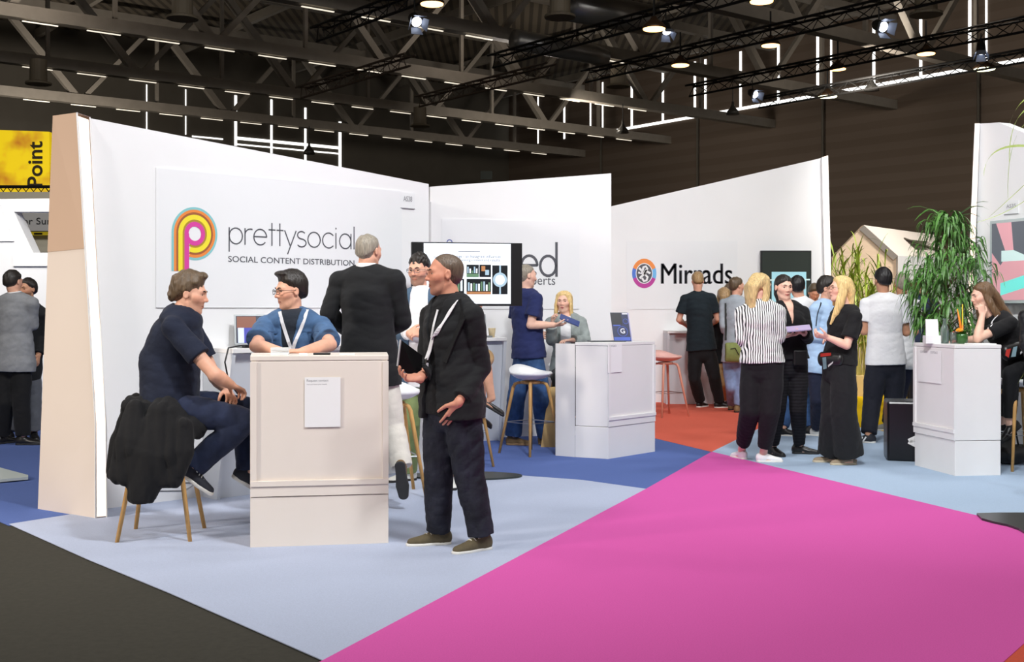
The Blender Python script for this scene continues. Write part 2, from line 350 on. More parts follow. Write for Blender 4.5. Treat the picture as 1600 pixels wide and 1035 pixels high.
def person(label, Y0, j, skin=(222, 170, 145), bw=1.0, bd=1.0, yaw=0.0, hy=0.0, hp=0.0, hr=0.0, hs=1.0, vox=.007, belly=0.0,
           tops=(), trousers=None, skirt=None, shoes=None, hair=None, hands={}, fem=False, stub=None, lips=None, glasses=None,
           brow=(60, 45, 35), fy={}, ftv={}, nose=1.0, sh_w=.168, neck_r=.054, far=False, cat='person', group=None, ears=True, lift=True):
    P = Person(); J = {}
    for k, v in j.items():
        if v[0] == 'g':
            p = ground(v[1], v[2]); p[2] = .092; J[k] = p
        else: J[k] = at(v[0], v[1], Y0 + (v[2] if len(v) > 2 else 0))
    hip, nk = J['hip'], J['nk']; up = nrm(nk - hip); fr = yawv(yaw); fr = nrm(fr - up * (fr @ up)); rt = np.cross(fr, up)
    mid = J.get('mid', lerp(hip, nk, .42) + fr * belly * .3)
    sw = sh_w * bw; shc = nk - up * .070
    shR = J.get('shR', shc + rt * sw); shL = J.get('shL', shc - rt * sw)
    pr = J.get('pel'); prt = rt if pr is None else pr
    hipw = .092 * (1.0 if not fem else 1.03); u0 = nrm(mid - hip); pfr = nrm(np.cross(u0, np.cross(fr, u0)))
    hipR = J.get('hipR', hip + rt * hipw - u0 * .03); hipL = J.get('hipL', hip - rt * hipw - u0 * .03)
    head = J['head']; hf = yawv(hy); pch = math.radians(hp); hf2 = hf * math.cos(pch) + UP * math.sin(pch); hup = UP * math.cos(pch) - hf * math.sin(pch)
    rr = math.radians(hr); hrt = np.cross(hf2, hup); hup, hrt = hup * math.cos(rr) + hrt * math.sin(rr), hrt * math.cos(rr) - hup * math.sin(rr)
    H = lambda x, y, z: head + hs * (hrt * x + hf2 * y + hup * z)
    P.__dict__.update(J=J, H=H, hf=hf2, hup=hup, hrt=hrt, up=up, rt=rt, fr=fr, nk=nk, hip=hip)
    HX = (hrt, hf2, hup)
    base = np.array([hip[0], hip[1], 0.0])
    allp = np.array([p for p in J.values()] + [shR, shL, H(.11, .13, .14), H(-.11, -.13, -.15)])
    lo, hi = allp.min(0) - .22, allp.max(0) + .22; lo[2] = max(lo[2], -.02)
    chw = .148 * bw; waw = (.142 if not fem else .122) * bw; hiw = (.160 if not fem else .165) * bw
    def stations(inf=0.0, hem=None, flare=0.0, loose=0.0, top=True):
        st = []
        if hem is not None:
            if hem < -.09: st.append((hip + u0 * hem, hiw + inf + flare + .012, .118 * bd + inf + flare))
            st.append((hip + u0 * max(hem, -.05) if hem < -.02 else hip + u0 * hem, hiw + .018 + inf + flare * .6, .130 * bd + inf + flare * .6))
        else: st += [(hip - u0 * .09, hiw * .85, .095 * bd), (hip, hiw, .118 * bd)]
        st += [(mid, waw + inf + loose, .108 * bd + inf + loose + belly), (lerp(mid, nk, .52), chw + inf + loose * .6, .118 * bd + inf + (.012 if fem else 0)),
               (lerp(mid, nk, .83), chw * .98 + inf * .8, .098 * bd + inf * .7)]
        if top: st.append((nk - up * .012, .085 * bw + inf * .4, .070 + inf * .4))
        return [s_[0] for s_ in st], [(s_[1], s_[2]) for s_ in st]
    arms = {}
    for s_ in 'LR':
        if 'e' + s_ in J: arms[s_] = (shR if s_ == 'R' else shL, J['e' + s_], J['w' + s_])
    legs = {}
    for s_ in 'LR':
        if 'k' + s_ in J: legs[s_] = (hipR if s_ == 'R' else hipL, J['k' + s_], J['a' + s_])
    # ---- the body: one continuous surface
    f = Fld(lo, hi, vox)
    p_, r_ = stations(); f.loft(p_, [(a - .008, b - .008) for a, b in r_], front=fr, k=.02)
    f.loft([shL, nk - up * .025, shR], [.044 * bw, .040 * bw, .044 * bw], k=.04)
    f.loft([nk - up * .06, nk + (H(0, -.02, -.06) - nk) * .5, H(0, -.018, -.055)], [(neck_r * 1.25), neck_r, neck_r * .97], k=.025)
    for s_, (a, b, c) in arms.items():
        f.loft([a, lerp(a, b, .45), b], [.046 * bw, .042 * bw, .036 * bw], k=.02)
        f.loft([b, lerp(b, c, .3), lerp(b, c, .75), c], [.037 * bw, .040 * bw, .030 * bw, .0255 * bw], k=.012)
        hd = hands.get(s_, {}); dr = hd.get('d', c - b); nr = hd.get('n', -rt if s_ == 'R' else rt)
        hand(f, c, np.array(dr, float), np.array(nr, float), s_, hd.get('c', .45), hd.get('s', 1.0 if not fem else .92))
    for s_, (a, b, c) in legs.items():
        f.loft([a, lerp(a, b, .5), b, lerp(b, c, .3), lerp(b, c, .7), c], [.078 * bw, .068 * bw, .050, .050, .038, .034], k=.02)
        fd = ftv[s_][0] if s_ in ftv else yawv(fy.get(s_, yaw)); fu = ftv[s_][1] if s_ in ftv else UP
        fd = nrm(fd); fu = nrm(np.array(fu, float) - fd * np.dot(fu, fd)); bs = c - fu * .06
        f.loft([c, bs - fd * .02, bs + fd * .10 - fu * .008, bs + fd * .145 - fu * .010], [(.032, .03), (.03, .022), (.036, .018), (.028, .014)], front=[fd, fu, fu, fu], k=.015)
    # head
    jw = .88 if fem else .98
    f.ell(H(0, -.018, .036), np.array([.073 if not fem else .070, .094, .082]) * hs, *HX, k=.01)
    f.ell(H(0, .018, -.030), np.array([.058 * jw, .066, .084]) * hs, *HX, k=.03)
    f.loft([H(.050 * jw, -.012, -.046), H(.034 * jw, .034, -.086), H(0, .056, -.098), H(-.034 * jw, .034, -.086), H(-.050 * jw, -.012, -.046)], [.016 * hs, .016 * hs, (.020 if not fem else .017) * hs, .016 * hs, .016 * hs], k=.022)
    for sx in (-1, 1): f.loft([H(sx * .040, .050, -.016), H(sx * .048, .030, -.012)], [.018 * hs, .017 * hs], k=.035)
    f.loft([H(-.040, .066, .026), H(0, .080, .024), H(.040, .066, .026)], [.011 * hs] * 3, k=.02)
    for sx in (-1, 1): f.ell(H(sx * .031, .088, .006), np.array([.016, .014, .010]) * hs, *HX, k=.012, mode='sub')
    f.loft([H(0, .079, .016), H(0, .089, -.008), H(0, .097 if not fem else .093, -.025)], [.0080 * hs, .0085 * hs, (.0115 if not fem else .0098) * hs], k=.010)
    for sx in (-1, 1): f.ell(H(sx * .0115, .086, -.029), np.array([.008, .010, .007]) * hs, *HX, k=.006)
    f.loft([H(-.021, .0690, -.0590), H(0, .0800, -.0565), H(.021, .0690, -.0590)], [.004 * hs, .0058 * hs, .004 * hs], k=.006)
    f.loft([H(-.017, .0690, -.0665), H(0, .0785, -.0680), H(.017, .0690, -.0665)], [.004 * hs, .0062 * hs, .004 * hs], k=.006)
    for sx in (-1, 1):
        f.ell(H(sx * .078, -.012, .0), np.array([.009, .018, .029]) * hs, *HX, k=.006)
        if not far: f.ell(H(sx * .087, -.007, .002), np.array([.007, .009, .017]) * hs, *HX, k=.006, mode='sub')
    V, Q = f.mesh()
    L = ((V - head) / hs) @ np.array(HX).T
    C = np.tile(np.array(lin(skin)), (len(V), 1)); inhead = (np.abs(L) < .14).all(1)
    x, y, z = L.T
    lipm = inhead & (np.abs(x) < .022) & (np.abs(z + .0622) < .0092 * (1 - (x / .0235) ** 2)) & (y > .060); lips = lips or tuple(int(v * q_) for v, q_ in zip(skin, (.86, .74, .72))); C[lipm] = lin(lips)
    mouth = inhead & (np.abs(x) < .022) & (np.abs(z + .0622) < .0022) & (y > .060); C[mouth] = np.array(lin(lips)) * .45
    ck = inhead & (y > .03) & (z < .0) & (z > -.05); C[ck] *= np.array([1.02, .93, .91])
    if stub:
        bm = inhead & (z < -.035) & (y > -.01) & (y > .02 - (z + .10) * .3) & ~lipm; mu = inhead & (z < -.036) & (z > -.056) & (y > .06) & (np.abs(x) < .035)
        a = stub[3] if len(stub) > 3 else .5; mm = (bm | mu); C[mm] = C[mm] * (1 - a) + np.array(lin(stub[:3])) * a
    body = mkobj('person', V, Q, SKIN, None, smooth=True, loc=base, cols=C); tag(body, label, cat, group); P.body = body; P.fb = f
    # eyes, brows
    if not far:
        for sx in (-1, 1):
            m = MB(); n = 12; c = H(sx * .031, .0650, .0065); r = .0112 * hs; V_ = []; k_ = 8
            gaze = nrm(hf2 + hrt * 0.0)
            for a in range(k_ + 1):
                th = math.pi * a / k_
                for b in range(n):
                    ph = 2 * math.pi * b / n; V_.append(c + r * (gaze * math.cos(th) + (hrt * math.cos(ph) + hup * math.sin(ph)) * math.sin(th)))
            for a in range(k_):
                m.add([], [], 0)
                m.f += [(a * n + b, a * n + (b + 1) % n, (a + 1) * n + (b + 1) % n, (a + 1) * n + b) for b in range(n)]; m.m += [1 if a < 2 else 0] * n
            m.v = [tuple(v) for v in V_]; m.build('eye', EYEM, body, True)
        bmt = M('brow %d %d %d' % brow, brow, .8)
        for sx in (-1, 1):
            m = MB(); m.tube([H(sx * .014, .0895, .0235), H(sx * .030, .0865, .030), H(sx * .046, .0715, .0255)], [.0028 * hs, .0036 * hs, .002 * hs], 6); m.build('eyebrow', bmt, body, True)
    # ---- clothes
    P.layers = {}
    if trousers:
        t = trousers; inf = t.get('inf', .012); g = Fld(lo, hi, t.get('vox', vox * 1.1)); kr, hrad = t.get('knee', .066), t.get('hem', .060)
        wz = t.get('waist', .10); wi = 1.0 if wz > .11 else .35; drop = t.get('drop', .03)
        g.loft([hip - u0 * (.05 + drop), hip, hip + u0 * wz], [(hiw * .92 + inf, .098 * bd + inf), (hiw + inf * wi, .118 * bd + inf * wi), (waw + .008 + inf * wi, .104 * bd + inf * wi + belly * .6)], front=fr, k=.02, flat=(0, 1))
        for s_, (a, b, c) in legs.items():
            e = lerp(b, c, t.get('len', .95)); th = t.get('thigh', .082) * bw
            g.loft([a, lerp(a, b, .5), b, lerp(b, e, .4), e], [th * .93 + inf * .5, th * .5 + kr * .5 + inf, kr + inf * .6, lerp(kr, hrad, .35) + inf * .5, hrad], k=.02, flat=(0, 1))
        g.wrinkle(t.get('wr', .005), t.get('wf', 30), 3, (1, 1, .9), True); V, Q = g.mesh()
        P.layers['trousers'] = (mkobj('trousers', V, Q, t['m'], body, smooth=True), g)
    if skirt:
        g = Fld(lo, hi, vox * 1.1); ks = [legs[s_] for s_ in legs]
        for a, b, c in ks: g.loft([hip, lerp(a, b, .5), b], [.12, .10, .085], k=.05)
        V, Q = g.mesh(); mkobj('skirt', V, Q, skirt, body, smooth=True)
    for t in tops:
        inf = t.get('inf', .014); g = Fld(lo, hi, t.get('vox', vox * 1.05)); nmv = t.get('name', 'shirt')
        p_, r_ = stations(inf, t.get('hem', -.06), t.get('flare', 0), t.get('loose', 0.0)); g.loft(p_, r_, front=fr, k=.02, flat=(1, 0))
        pad = t.get('pad', 0.0)
        g.loft([shL, nk - up * .028, shR], [.046 * bw + inf * .6 + pad, .040 * bw + inf * .5, .046 * bw + inf * .6 + pad], k=.035)
        for s_, (a, b, c) in arms.items():
            sl = t.get('sl', .55); sl = sl.get(s_, 0) if isinstance(sl, dict) else sl; so = t.get('so', .006)
            r0 = .049 * bw + inf * .5 + pad * .5; ak = t.get('ak', .012)
            if sl <= 0: continue
            if sl <= 1: g.loft([a, lerp(a, b, sl)], [r0, .046 * bw + inf * .5 + so], k=ak, flat=(0, 1))
            else:
                e = lerp(b, c, sl - 1); g.loft([a, lerp(a, b, .5), b, lerp(b, e, .5), e], [r0, .047 * bw + inf * .5, .044 * bw + inf * .5, .041 * bw + inf * .4 + so * .3, .033 * bw + inf * .4 + so], k=ak, flat=(0, 1))
        neckc = t.get('neck', .0); g.wrinkle(t.get('wr', .005), t.get('wf', 26), 5, (.9, .9, 1.0), True)
        if t.get('collar'):
            ch = t['collar']; g.loft([nk - up * .03, nk + (H(0, -.02, -.06) - nk) * .25 + up * ch], [neck_r + .028, neck_r + .013], k=.012, flat=(0, 1))
        else:   # round neckline
            nd = nrm(up * .8 + fr * .55); o_ = nk + fr * (.05 - neckc) - up * (.015 + neckc)
            g.cut(lambda X, Yv, Z: np.minimum((X - o_[0]) * nd[0] + (Yv - o_[1]) * nd[1] + (Z - o_[2]) * nd[2],
                  .082 - np.sqrt((X - nk[0]) ** 2 + (Yv - nk[1]) ** 2)))
        if t.get('open'):
            for (z0, w0, z1, w1, xo) in t['open']:       # wedge-shaped front opening: half widths at two heights along the spine, metres above the hip
                def wedge(X, Yv, Z):
                    dx, dy, dz = X - hip[0], Yv - hip[1], Z - hip[2]; h_ = dx * up[0] + dy * up[1] + dz * up[2]; l_ = dx * rt[0] + dy * rt[1] + dz * rt[2] - xo; d_ = dx * fr[0] + dy * fr[1] + dz * fr[2]
                    tt = np.clip((h_ - z0) / (z1 - z0), -.3, 1.3); hw = w0 + (w1 - w0) * tt
                    return np.minimum(np.minimum(hw - np.abs(l_), d_ - .01), np.minimum(h_ - min(z0, z1), max(z0, z1) - h_))
                g.cut(wedge)
        V, Q = g.mesh()
        P.layers[nmv] = (mkobj(nmv, V, Q, t['m'], body, smooth=True), g)
    # ---- shoes
    if shoes:
        for s_, (a, b, c) in legs.items():
            fd = ftv[s_][0] if s_ in ftv else yawv(fy.get(s_, yaw)); fu = ftv[s_][1] if s_ in ftv else UP
            fd = nrm(fd); fu = nrm(np.array(fu, float) - fd * np.dot(fu, fd)); rx = np.cross(fd, fu); o_ = c - fu * .092; q = shoes.get('s', 1.0 if not fem else .9)
            Sx = lambda x_, y_, z_: o_ + q * (rx * x_ + fd * y_) + fu * z_ * (q if z_ > .05 else 1)
            pts = np.array([Sx(-.06, -.09, 0), Sx(.06, .22, .15), Sx(.06, -.09, .15), Sx(-.06, .22, 0)]); g = Fld(pts.min(0) - .03, pts.max(0) + .03, .005 if not far else .008)
            lowcut = shoes.get('low', False); hh = shoes.get('top', .10)
            g.loft([Sx(0, -.045, .045), Sx(0, .02, .046), Sx(0, .10, .030), Sx(0, .165, .022)], [(.034, .045), (.034, .044), (.043, .032), (.032, .026)], front=fu, k=.02, scale=q)
            if not lowcut: g.loft([Sx(0, -.012, .04), Sx(0, -.012, hh)], [(.038, .048), (.037, .044)], front=fd, k=.02, scale=q, flat=(0, 1))
            fo = o_ + fu * .012
            g.cut(lambda X, Yv, Z: -((X - fo[0]) * fu[0] + (Yv - fo[1]) * fu[1] + (Z - fo[2]) * fu[2]))
            if lowcut:
                to = o_ + fu * .05; g.cut(lambda X, Yv, Z: np.minimum((X - to[0]) * fu[0] + (Yv - to[1]) * fu[1] + (Z - to[2]) * fu[2], 1))
            V, Q = g.mesh(); so = mkobj('shoe', V, Q, shoes['m'], body, smooth=True)
            g = Fld(pts.min(0) - .03, pts.max(0) + .03, .005 if not far else .008)
            g.loft([Sx(0, -.045, .012), Sx(0, .02, .012), Sx(0, .10, .012), Sx(0, .168, .012)], [(.038, .03), (.037, .03), (.047, .03), (.036, .03)], front=fu, k=.01, scale=q)
            th = shoes.get('sole_t', .024)
            g.cut(lambda X, Yv, Z: np.maximum(-((X - o_[0]) * fu[0] + (Yv - o_[1]) * fu[1] + (Z - o_[2]) * fu[2]), (X - o_[0]) * fu[0] + (Yv - o_[1]) * fu[1] + (Z - o_[2]) * fu[2] - th))
            V, Q = g.mesh(); mkobj('sole', V, Q, shoes.get('sm', shoes['m']), so, smooth=False)
            if shoes.get('lace'):
                m = MB()
                for i in range(5):
                    yy = .035 + .020 * i; zz = .088 - .0085 * i - .0006 * i * i
                    m.tube([Sx(-.026, yy - .004, zz - .012), Sx(-.008, yy, zz + .004), Sx(.012, yy + .004, zz + .003), Sx(.026, yy + .008, zz - .012)], .0032, 5)
                m.tube([Sx(0, .03, .093), Sx(-.02, .02, .100), Sx(-.036, .03, .082), Sx(-.01, .035, .096)], .003, 5); m.tube([Sx(0, .03, .093), Sx(.022, .026, .100), Sx(.036, .04, .080), Sx(.01, .035, .096)], .003, 5)
                m.build('laces', shoes['lace'], so, True)
    # ---- hair
    if hair:
        hv = hair.get('vox', .005 if not far else .007); t = hair.get('t', .012); lo2 = head - .18; hi2 = head + .18
        ext = [H(*p) for st in hair.get('locks', []) for p in st[0]]
        if ext: lo2 = np.minimum(lo2, np.min(ext, 0) - .09); hi2 = np.maximum(hi2, np.max(ext, 0) + .09)
        g = Fld(lo2, hi2, hv); g.ell(H(0, -.020, .036 + hair.get('up', 0)), np.array([.074 + t, .094 + t, .082 + t * 1.2 + hair.get('up', 0)]) * hs, *HX, k=.01)
        if hair.get('back', 1): g.ell(H(0, -.045, -.01), np.array([.066 + t * .7, .060 + t * .8, .068]) * hs, *HX, k=.02)
        for c, r in hair.get('lumps', []): g.ell(H(*c), np.array(r) * hs, *HX, k=.02)
        n = nrm(hair.get('n', (0, -.62, .78))); cc = hair.get('c', .004); nape = hair.get('nape', -.075)
        sl_, X_, Y_, Z_ = g.grid(); dx, dy, dz = (X_ - head[0]) / hs, (Y_ - head[1]) / hs, (Z_ - head[2]) / hs
        y_ = dx * hf2[0] + dy * hf2[1] + dz * hf2[2]; z_ = dx * hup[0] + dy * hup[1] + dz * hup[2]
        edge = np.minimum((n[1] * y_ + n[2] * z_) - cc, z_ - nape); g.D += ((t + .004) * hs * np.clip(1 - edge / hair.get('soft', .030), 0, 1) ** 1.5).astype(np.float32)
        for st in hair.get('locks', []): g.loft([H(*p) for p in st[0]], [((r[0] * hs, r[1] * hs) if not np.isscalar(r) else r * hs) for r in st[1]], front=hf2 if len(st) < 3 else hrt * st[2][0] + hf2 * st[2][1], k=.02)
        if hair.get('face', bool(hair.get('locks'))):       # keep the face free
            g.ell(H(0, .085, -.03), np.array(hair.get('fr', [.055, .075, .088])) * hs, *HX, k=.01, mode='sub')
        g.wrinkle(hair.get('wr', .004), hair.get('wf', 120), 9, hair.get('st', (1, 1, .18))); V, Q = g.mesh()
        mkobj('hair', V, Q, hair['m'], body, smooth=True)
    if glasses:
        m = MB()
        for sx in (-1, 1):
            ring = [H(sx * (.033 + .024 * math.copysign(abs(math.cos(a)) ** .6, math.cos(a))), .103 - .004 * abs(math.cos(a)) - (.006 if math.cos(a) > 0 else 0), .004 + .016 * math.copysign(abs(math.sin(a)) ** .6, math.sin(a))) for a in np.linspace(0, 2 * math.pi, 17)]
            m.tube(ring, .0021 * hs, 6); m.tube([H(sx * .057, .094, .010), H(sx * .077, .060, .010), H(sx * .083, -.005, .008)], .0021 * hs, 6)
        m.tube([H(-.010, .103, .008), H(0, .106, .010), H(.010, .103, .008)], .002 * hs, 6); m.build('glasses', glasses, body, True)
    return P

def strap(P, layer, pix, m, w=.02, name='lanyard', lift=.006, wv=None, extra=None, parent=None):
    """a strap laid on the garment, through picture points, each dropped onto the cloth"""
    gs = [v[1] for k_, v in P.layers.items() if k_ != 'trousers']; pts = []
    dense = []
    for a_, b_ in zip(pix[:-1], pix[1:]):
        dense += [(a_[0] + (b_[0] - a_[0]) * i_ / 4, a_[1] + (b_[1] - a_[1]) * i_ / 4) for i_ in range(4)]
    for q in dense + [pix[-1]]:
        if len(q) == 3 and not isinstance(q, tuple): pts.append(np.array(q)); continue
        hh_ = [h for h in (g.hit(q[0], q[1], lift) for g in gs) if h is not None]
        if hh_: pts.append(min(hh_, key=lambda p: p[1]))
    if len(pts) < 2: return None
    P_ = np.array(pts)
    for _ in range(3):
        S_ = P_.copy(); S_[1:-1] = (P_[:-2] + P_[1:-1] * 2 + P_[2:]) / 4; S_[:, 1] = np.minimum(S_[:, 1], P_[:, 1]); P_ = S_
    pp = list(P_)
    mb = MB(); mb.ribbon(pp, np.array(wv if wv is not None else P.rt, float), w); return mb.build(name, m, parent or P.body)
# ------------------------------------------------------------------ materials of the place
WHITE = M('white laminate', (232, 231, 230), .45, var=.015, vscale=3, spec=.3)
WALLW = M('white painted wall', (236, 236, 237), .6, var=.012, vscale=2, spec=.2)
PANELW = M('white sign board', (233, 234, 236), .5, var=.01, vscale=2, spec=.25)
PEACH_TINT = M('white paint warm light tint', (219, 206, 195), .6, var=.02, vscale=1.5, spec=.2); PEACH_TINT2 = M('upper panel warm light tint', (194, 166, 144), .6, var=.02, vscale=1.5, spec=.2)  # white pylon paint, warm lamp tint put into both panel colours
GLOW = M('warm light strip', (255, 232, 214), .4, emit=1.0)
DAY = M('daylight pane', (255, 255, 252), .3, emit=2.2)
TUBE = M('fluorescent tube', (255, 244, 224), .3, emit=1.0)
WARM = M('warm lamp glass', (255, 190, 120), .3, emit=5.0)
COOL = M('cool lamp lens', (225, 235, 255), .3, emit=6.0)
STEEL = M('grey painted steel', (140, 132, 121), .6, var=.08, vscale=3)
BLACK = M('black metal', (24, 23, 22), .45)
BLACKP = M('black plastic', (20, 21, 23), .35, spec=.5)
CHROME = M('brushed steel', (180, 182, 185), .3, metal=1)
OAK = M('oiled oak', (206, 160, 98), .5, var=.16, vscale=1.0, stretch=(60, 60, 5), spec=.3)
DARKPR = M('printed dark grey', (82, 83, 90), .6)
GREYPR = M('printed light grey', (150, 150, 155), .6)

# ------------------------------------------------------------------ floor and carpets
def carpet(name, rgb, px, z):
    m = M(name, rgb, .95, var=.07, vscale=160, bump=.35, bscale=500, spec=.1, sheen=.0)
    mb = MB(); P = [ground(*p) + np.array([0, 0, z]) for p in px]
    a = sum(P[i][0] * P[(i + 1) % len(P)][1] - P[(i + 1) % len(P)][0] * P[i][1] for i in range(len(P)))
    if a < 0: P = P[::-1]
    mb.prism([p - np.array([0, 0, .004]) for p in P], (0, 0, .004)); o = mb.build('carpet', m); tag(o, kind='structure'); return o
fm = M('dark hall floor', (60, 58, 51), .85, var=.10, vscale=30, bump=.2, bscale=200, spec=.2)
mb = MB(); mb.add([(-60, -12, -.004), (60, -12, -.004), (60, 90, -.004), (-60, 90, -.004)], [(0, 1, 2, 3)])
tag(mb.build('floor', fm), kind='structure')
carpet('navy carpet', (90, 110, 168), [(-100, 772), (0, 816), (14, 822), (97, 812), (600, 760), (1010, 765), (1112, 707), (900, 656), (860, 590), (-300, 590)], .002)
carpet('lavender carpet', (180, 189, 211), [(14, 820), (97, 807), (165, 796), (590, 744), (650, 733), (760, 740), (910, 751), (1010, 765), (505, 1034), (265, 928), (139, 876)], .004)
carpet('magenta carpet', (214, 92, 170), [(380, 1100), (505, 1034), (1010, 765), (1112, 707), (1526, 807), (1800, 873), (1640, 972), (1500, 1098)], .006)
carpet('red carpet', (220, 104, 84), [(1112, 707), (900, 656), (880, 615), (1290, 618), (1227, 650)], .004)
carpet('yellow carpet', (232, 192, 20), [(1227, 650), (1290, 618), (1460, 618), (1470, 668), (1400, 678)], .004)
carpet('light blue carpet', (170, 190, 213), [(1112, 707), (1227, 650), (1400, 678), (1470, 668), (1800, 640), (2000, 920), (1526, 807)], .004)
carpet('orange red carpet', (206, 90, 70), [(1640, 972), (1500, 1098), (1900, 1098), (1800, 873)], .003)

# ------------------------------------------------------------------ hall shell (turned about 38 degrees to the view)
HA = np.array([.7874, .6165, 0]); HB = np.array([-.6165, .7874, 0]); SR, TB, ZC = 40.8, 52.4, 13.6
def hp_(s, t, z): return HA * s + HB * t + np.array([0, 0, z])
cladm = stripes('brown cladding', (112, 98, 86), (106, 92, 80), .62, 2); clad2 = M('dark grey cladding', (96, 90, 80), .8, var=.08, vscale=1)
deck = stripes('roof deck', (112, 102, 88), (80, 73, 64), .36, 0, .2)
mb = MB(); mb.hexa([hp_(SR, -12, 0), hp_(SR + .3, -12, 0), hp_(SR + .3, TB + .3, 0), hp_(SR, TB + .3, 0)], [hp_(SR, -12, ZC), hp_(SR + .3, -12, ZC), hp_(SR + .3, TB + .3, ZC), hp_(SR, TB + .3, ZC)])
tag(mb.build('wall_right', cladm), kind='structure')
mb = MB(); mb.hexa([hp_(-30, TB, 0), hp_(SR, TB, 0), hp_(SR, TB + .3, 0), hp_(-30, TB + .3, 0)], [hp_(-30, TB, ZC), hp_(SR, TB, ZC), hp_(SR, TB + .3, ZC), hp_(-30, TB + .3, ZC)])
tag(mb.build('wall_back', clad2), kind='structure')
mb = MB(); mb.add([hp_(-30, -12, ZC), hp_(SR, -12, ZC), hp_(SR, TB, ZC), hp_(-30, TB, ZC)], [(3, 2, 1, 0)]); tag(mb.build('ceiling', deck), kind='structure')
def onR(px): Y = SR / (.7874 * (px - 800) / F + .6165); X = (px - 800) / F * Y; return HB[0] * X + HB[1] * Y
def onB(px): Y = TB / (-.6165 * (px - 800) / F + .7874); X = (px - 800) / F * Y; return HA[0] * X + HA[1] * Y
wn = [0]
def window(mb):
    wn[0] += 1; tag(mb.build('window_%d' % wn[0], DAY), kind='structure')
for px in (804, 841, 882, 923, 942, 987.5, 1036, 1086, 1102.5, 1157.5, 1216.5, 1278, 1299, 1365.6, 1439, 1515.6, 1541.5):
    t = onR(px); mb = MB(); ww = .055 if px not in (804, 841, 923, 942, 1299, 1541.5) else .035
    mb.hexa([hp_(SR - .03, t - ww, 10.45), hp_(SR, t - ww, 10.45), hp_(SR, t + ww, 10.45), hp_(SR - .03, t + ww, 10.45)], [hp_(SR - .03, t - ww, 13.0), hp_(SR, t - ww, 13.0), hp_(SR, t + ww, 13.0), hp_(SR - .03, t + ww, 13.0)]); window(mb)
for p0, p1 in ((944, 1085), (1104, 1277), (1300, 1514), (1543, 1700)):
    t0, t1 = onR(p1), onR(p0); mb = MB()
    mb.hexa([hp_(SR - .03, t0, 10.36), hp_(SR, t0, 10.36), hp_(SR, t1, 10.36), hp_(SR - .03, t1, 10.36)], [hp_(SR - .03, t0, 10.48), hp_(SR, t0, 10.48), hp_(SR, t1, 10.48), hp_(SR - .03, t1, 10.48)]); window(mb)
for px, z0, z1, ww in ((368, 9.2, 11.6, .06), (424, 9.0, 11.6, .05), (477, 8.6, 11.4, .05), (531, 8.4, 10.9, .07), (229, 9.5, 11.6, .02), (290, 9.5, 11.6, .02)):
    s = onB(px); mb = MB()
    mb.hexa([hp_(s - ww, TB - .03, z0), hp_(s + ww, TB - .03, z0), hp_(s + ww, TB, z0), hp_(s - ww, TB, z0)], [hp_(s - ww, TB - .03, z1), hp_(s + ww, TB - .03, z1), hp_(s + ww, TB, z1), hp_(s - ww, TB, z1)]); window(mb)
for p0, p1, z0, h in ((369, 530, 9.50, .13), (369, 530, 9.24, .06), (300, 348, 9.42, .06)):
    s0, s1 = onB(p0), onB(p1); mb = MB()
    mb.hexa([hp_(s0, TB - .03, z0), hp_(s1, TB - .03, z0), hp_(s1, TB, z0), hp_(s0, TB, z0)], [hp_(s0, TB - .03, z0 + h), hp_(s1, TB - .03, z0 + h), hp_(s1, TB, z0 + h), hp_(s0, TB, z0 + h)]); window(mb)
mb = MB()
for px in (1092.0, 1288, 941, 1531): t = onR(px); mb.tube([hp_(SR - .1, t, 0), hp_(SR - .1, t, 10.4)], .06, 6)
tag(mb.build('trim_1', clad2), kind='structure')
# roof trusses: bottom chord, top chord, V diagonals
def bar(mb, a, b, wd, ht):
    a = np.array(a, float); b = np.array(b, float); d = nrm(b - a); r = nrm(np.cross(d, UP if abs(d[2]) < .95 else HA)); u = np.cross(r, d); r = r * wd / 2; u = u * ht / 2
    mb.add([a - r - u, a + r - u, a + r + u, a - r + u, b - r - u, b + r - u, b + r + u, b - r + u], [(0, 3, 2, 1), (4, 5, 6, 7), (0, 1, 5, 4), (1, 2, 6, 5), (2, 3, 7, 6), (3, 0, 4, 7)])
CH_T = [21.3, 27.5, 33.6, 39.9, 46.1]
for t in CH_T:
    mb = MB(); bar(mb, hp_(-16, t, 9.5), hp_(SR, t, 9.5), .36, .36); bar(mb, hp_(-16, t, 12.9), hp_(SR, t, 12.9), .3, .34)
    for k in range(-5, 6):
        s = 14.9 + 6.1 * k
        if s - 3 > -16 and s + 3.05 < SR: bar(mb, hp_(s - .15, t, 9.6), hp_(s - 3.05, t, 12.9), .24, .24); bar(mb, hp_(s + .15, t, 9.6), hp_(s + 3.05, t, 12.9), .17, .17)
        if s + 3.05 < SR: bar(mb, hp_(s + 3.05, t, 9.6), hp_(s + 3.05, t, 12.9), .12, .12)
    tag(mb.build('beam', STEEL), kind='structure')
mb = MB()
for s in np.arange(-12, 40, 6.1): bar(mb, hp_(s + 2.7, -6, 13.2), hp_(s + 2.7, TB, 13.2), .2, .35)
tag(mb.build('beam', STEEL), kind='structure')
mb = MB(); mb.box((0, 0, 0), (.95, .06, .022)); tubep = mb.build('strip_light', TUBE)
n = 0
for t in CH_T:
    for s in np.arange(-9.5, 39, 1.75):
        p = hp_(s, t, 9.25); px = 800 + p[0] / p[1] * F if p[1] > 1 else -1; py = HY - (9.25 - CH) / p[1] * F if p[1] > 1 else -1
        if not (-20 < px < 1010 and 0 < py): continue
        o = tubep if n == 0 else copy_tree(tubep); n += 1; o.location = tuple(p - HB * .1); o.rotation_euler = (0, 0, math.atan2(HA[1], HA[0]))
        tag(o, 'short white strip light fixed under a grey roof beam', 'light', 'strip lights along the roof beams')
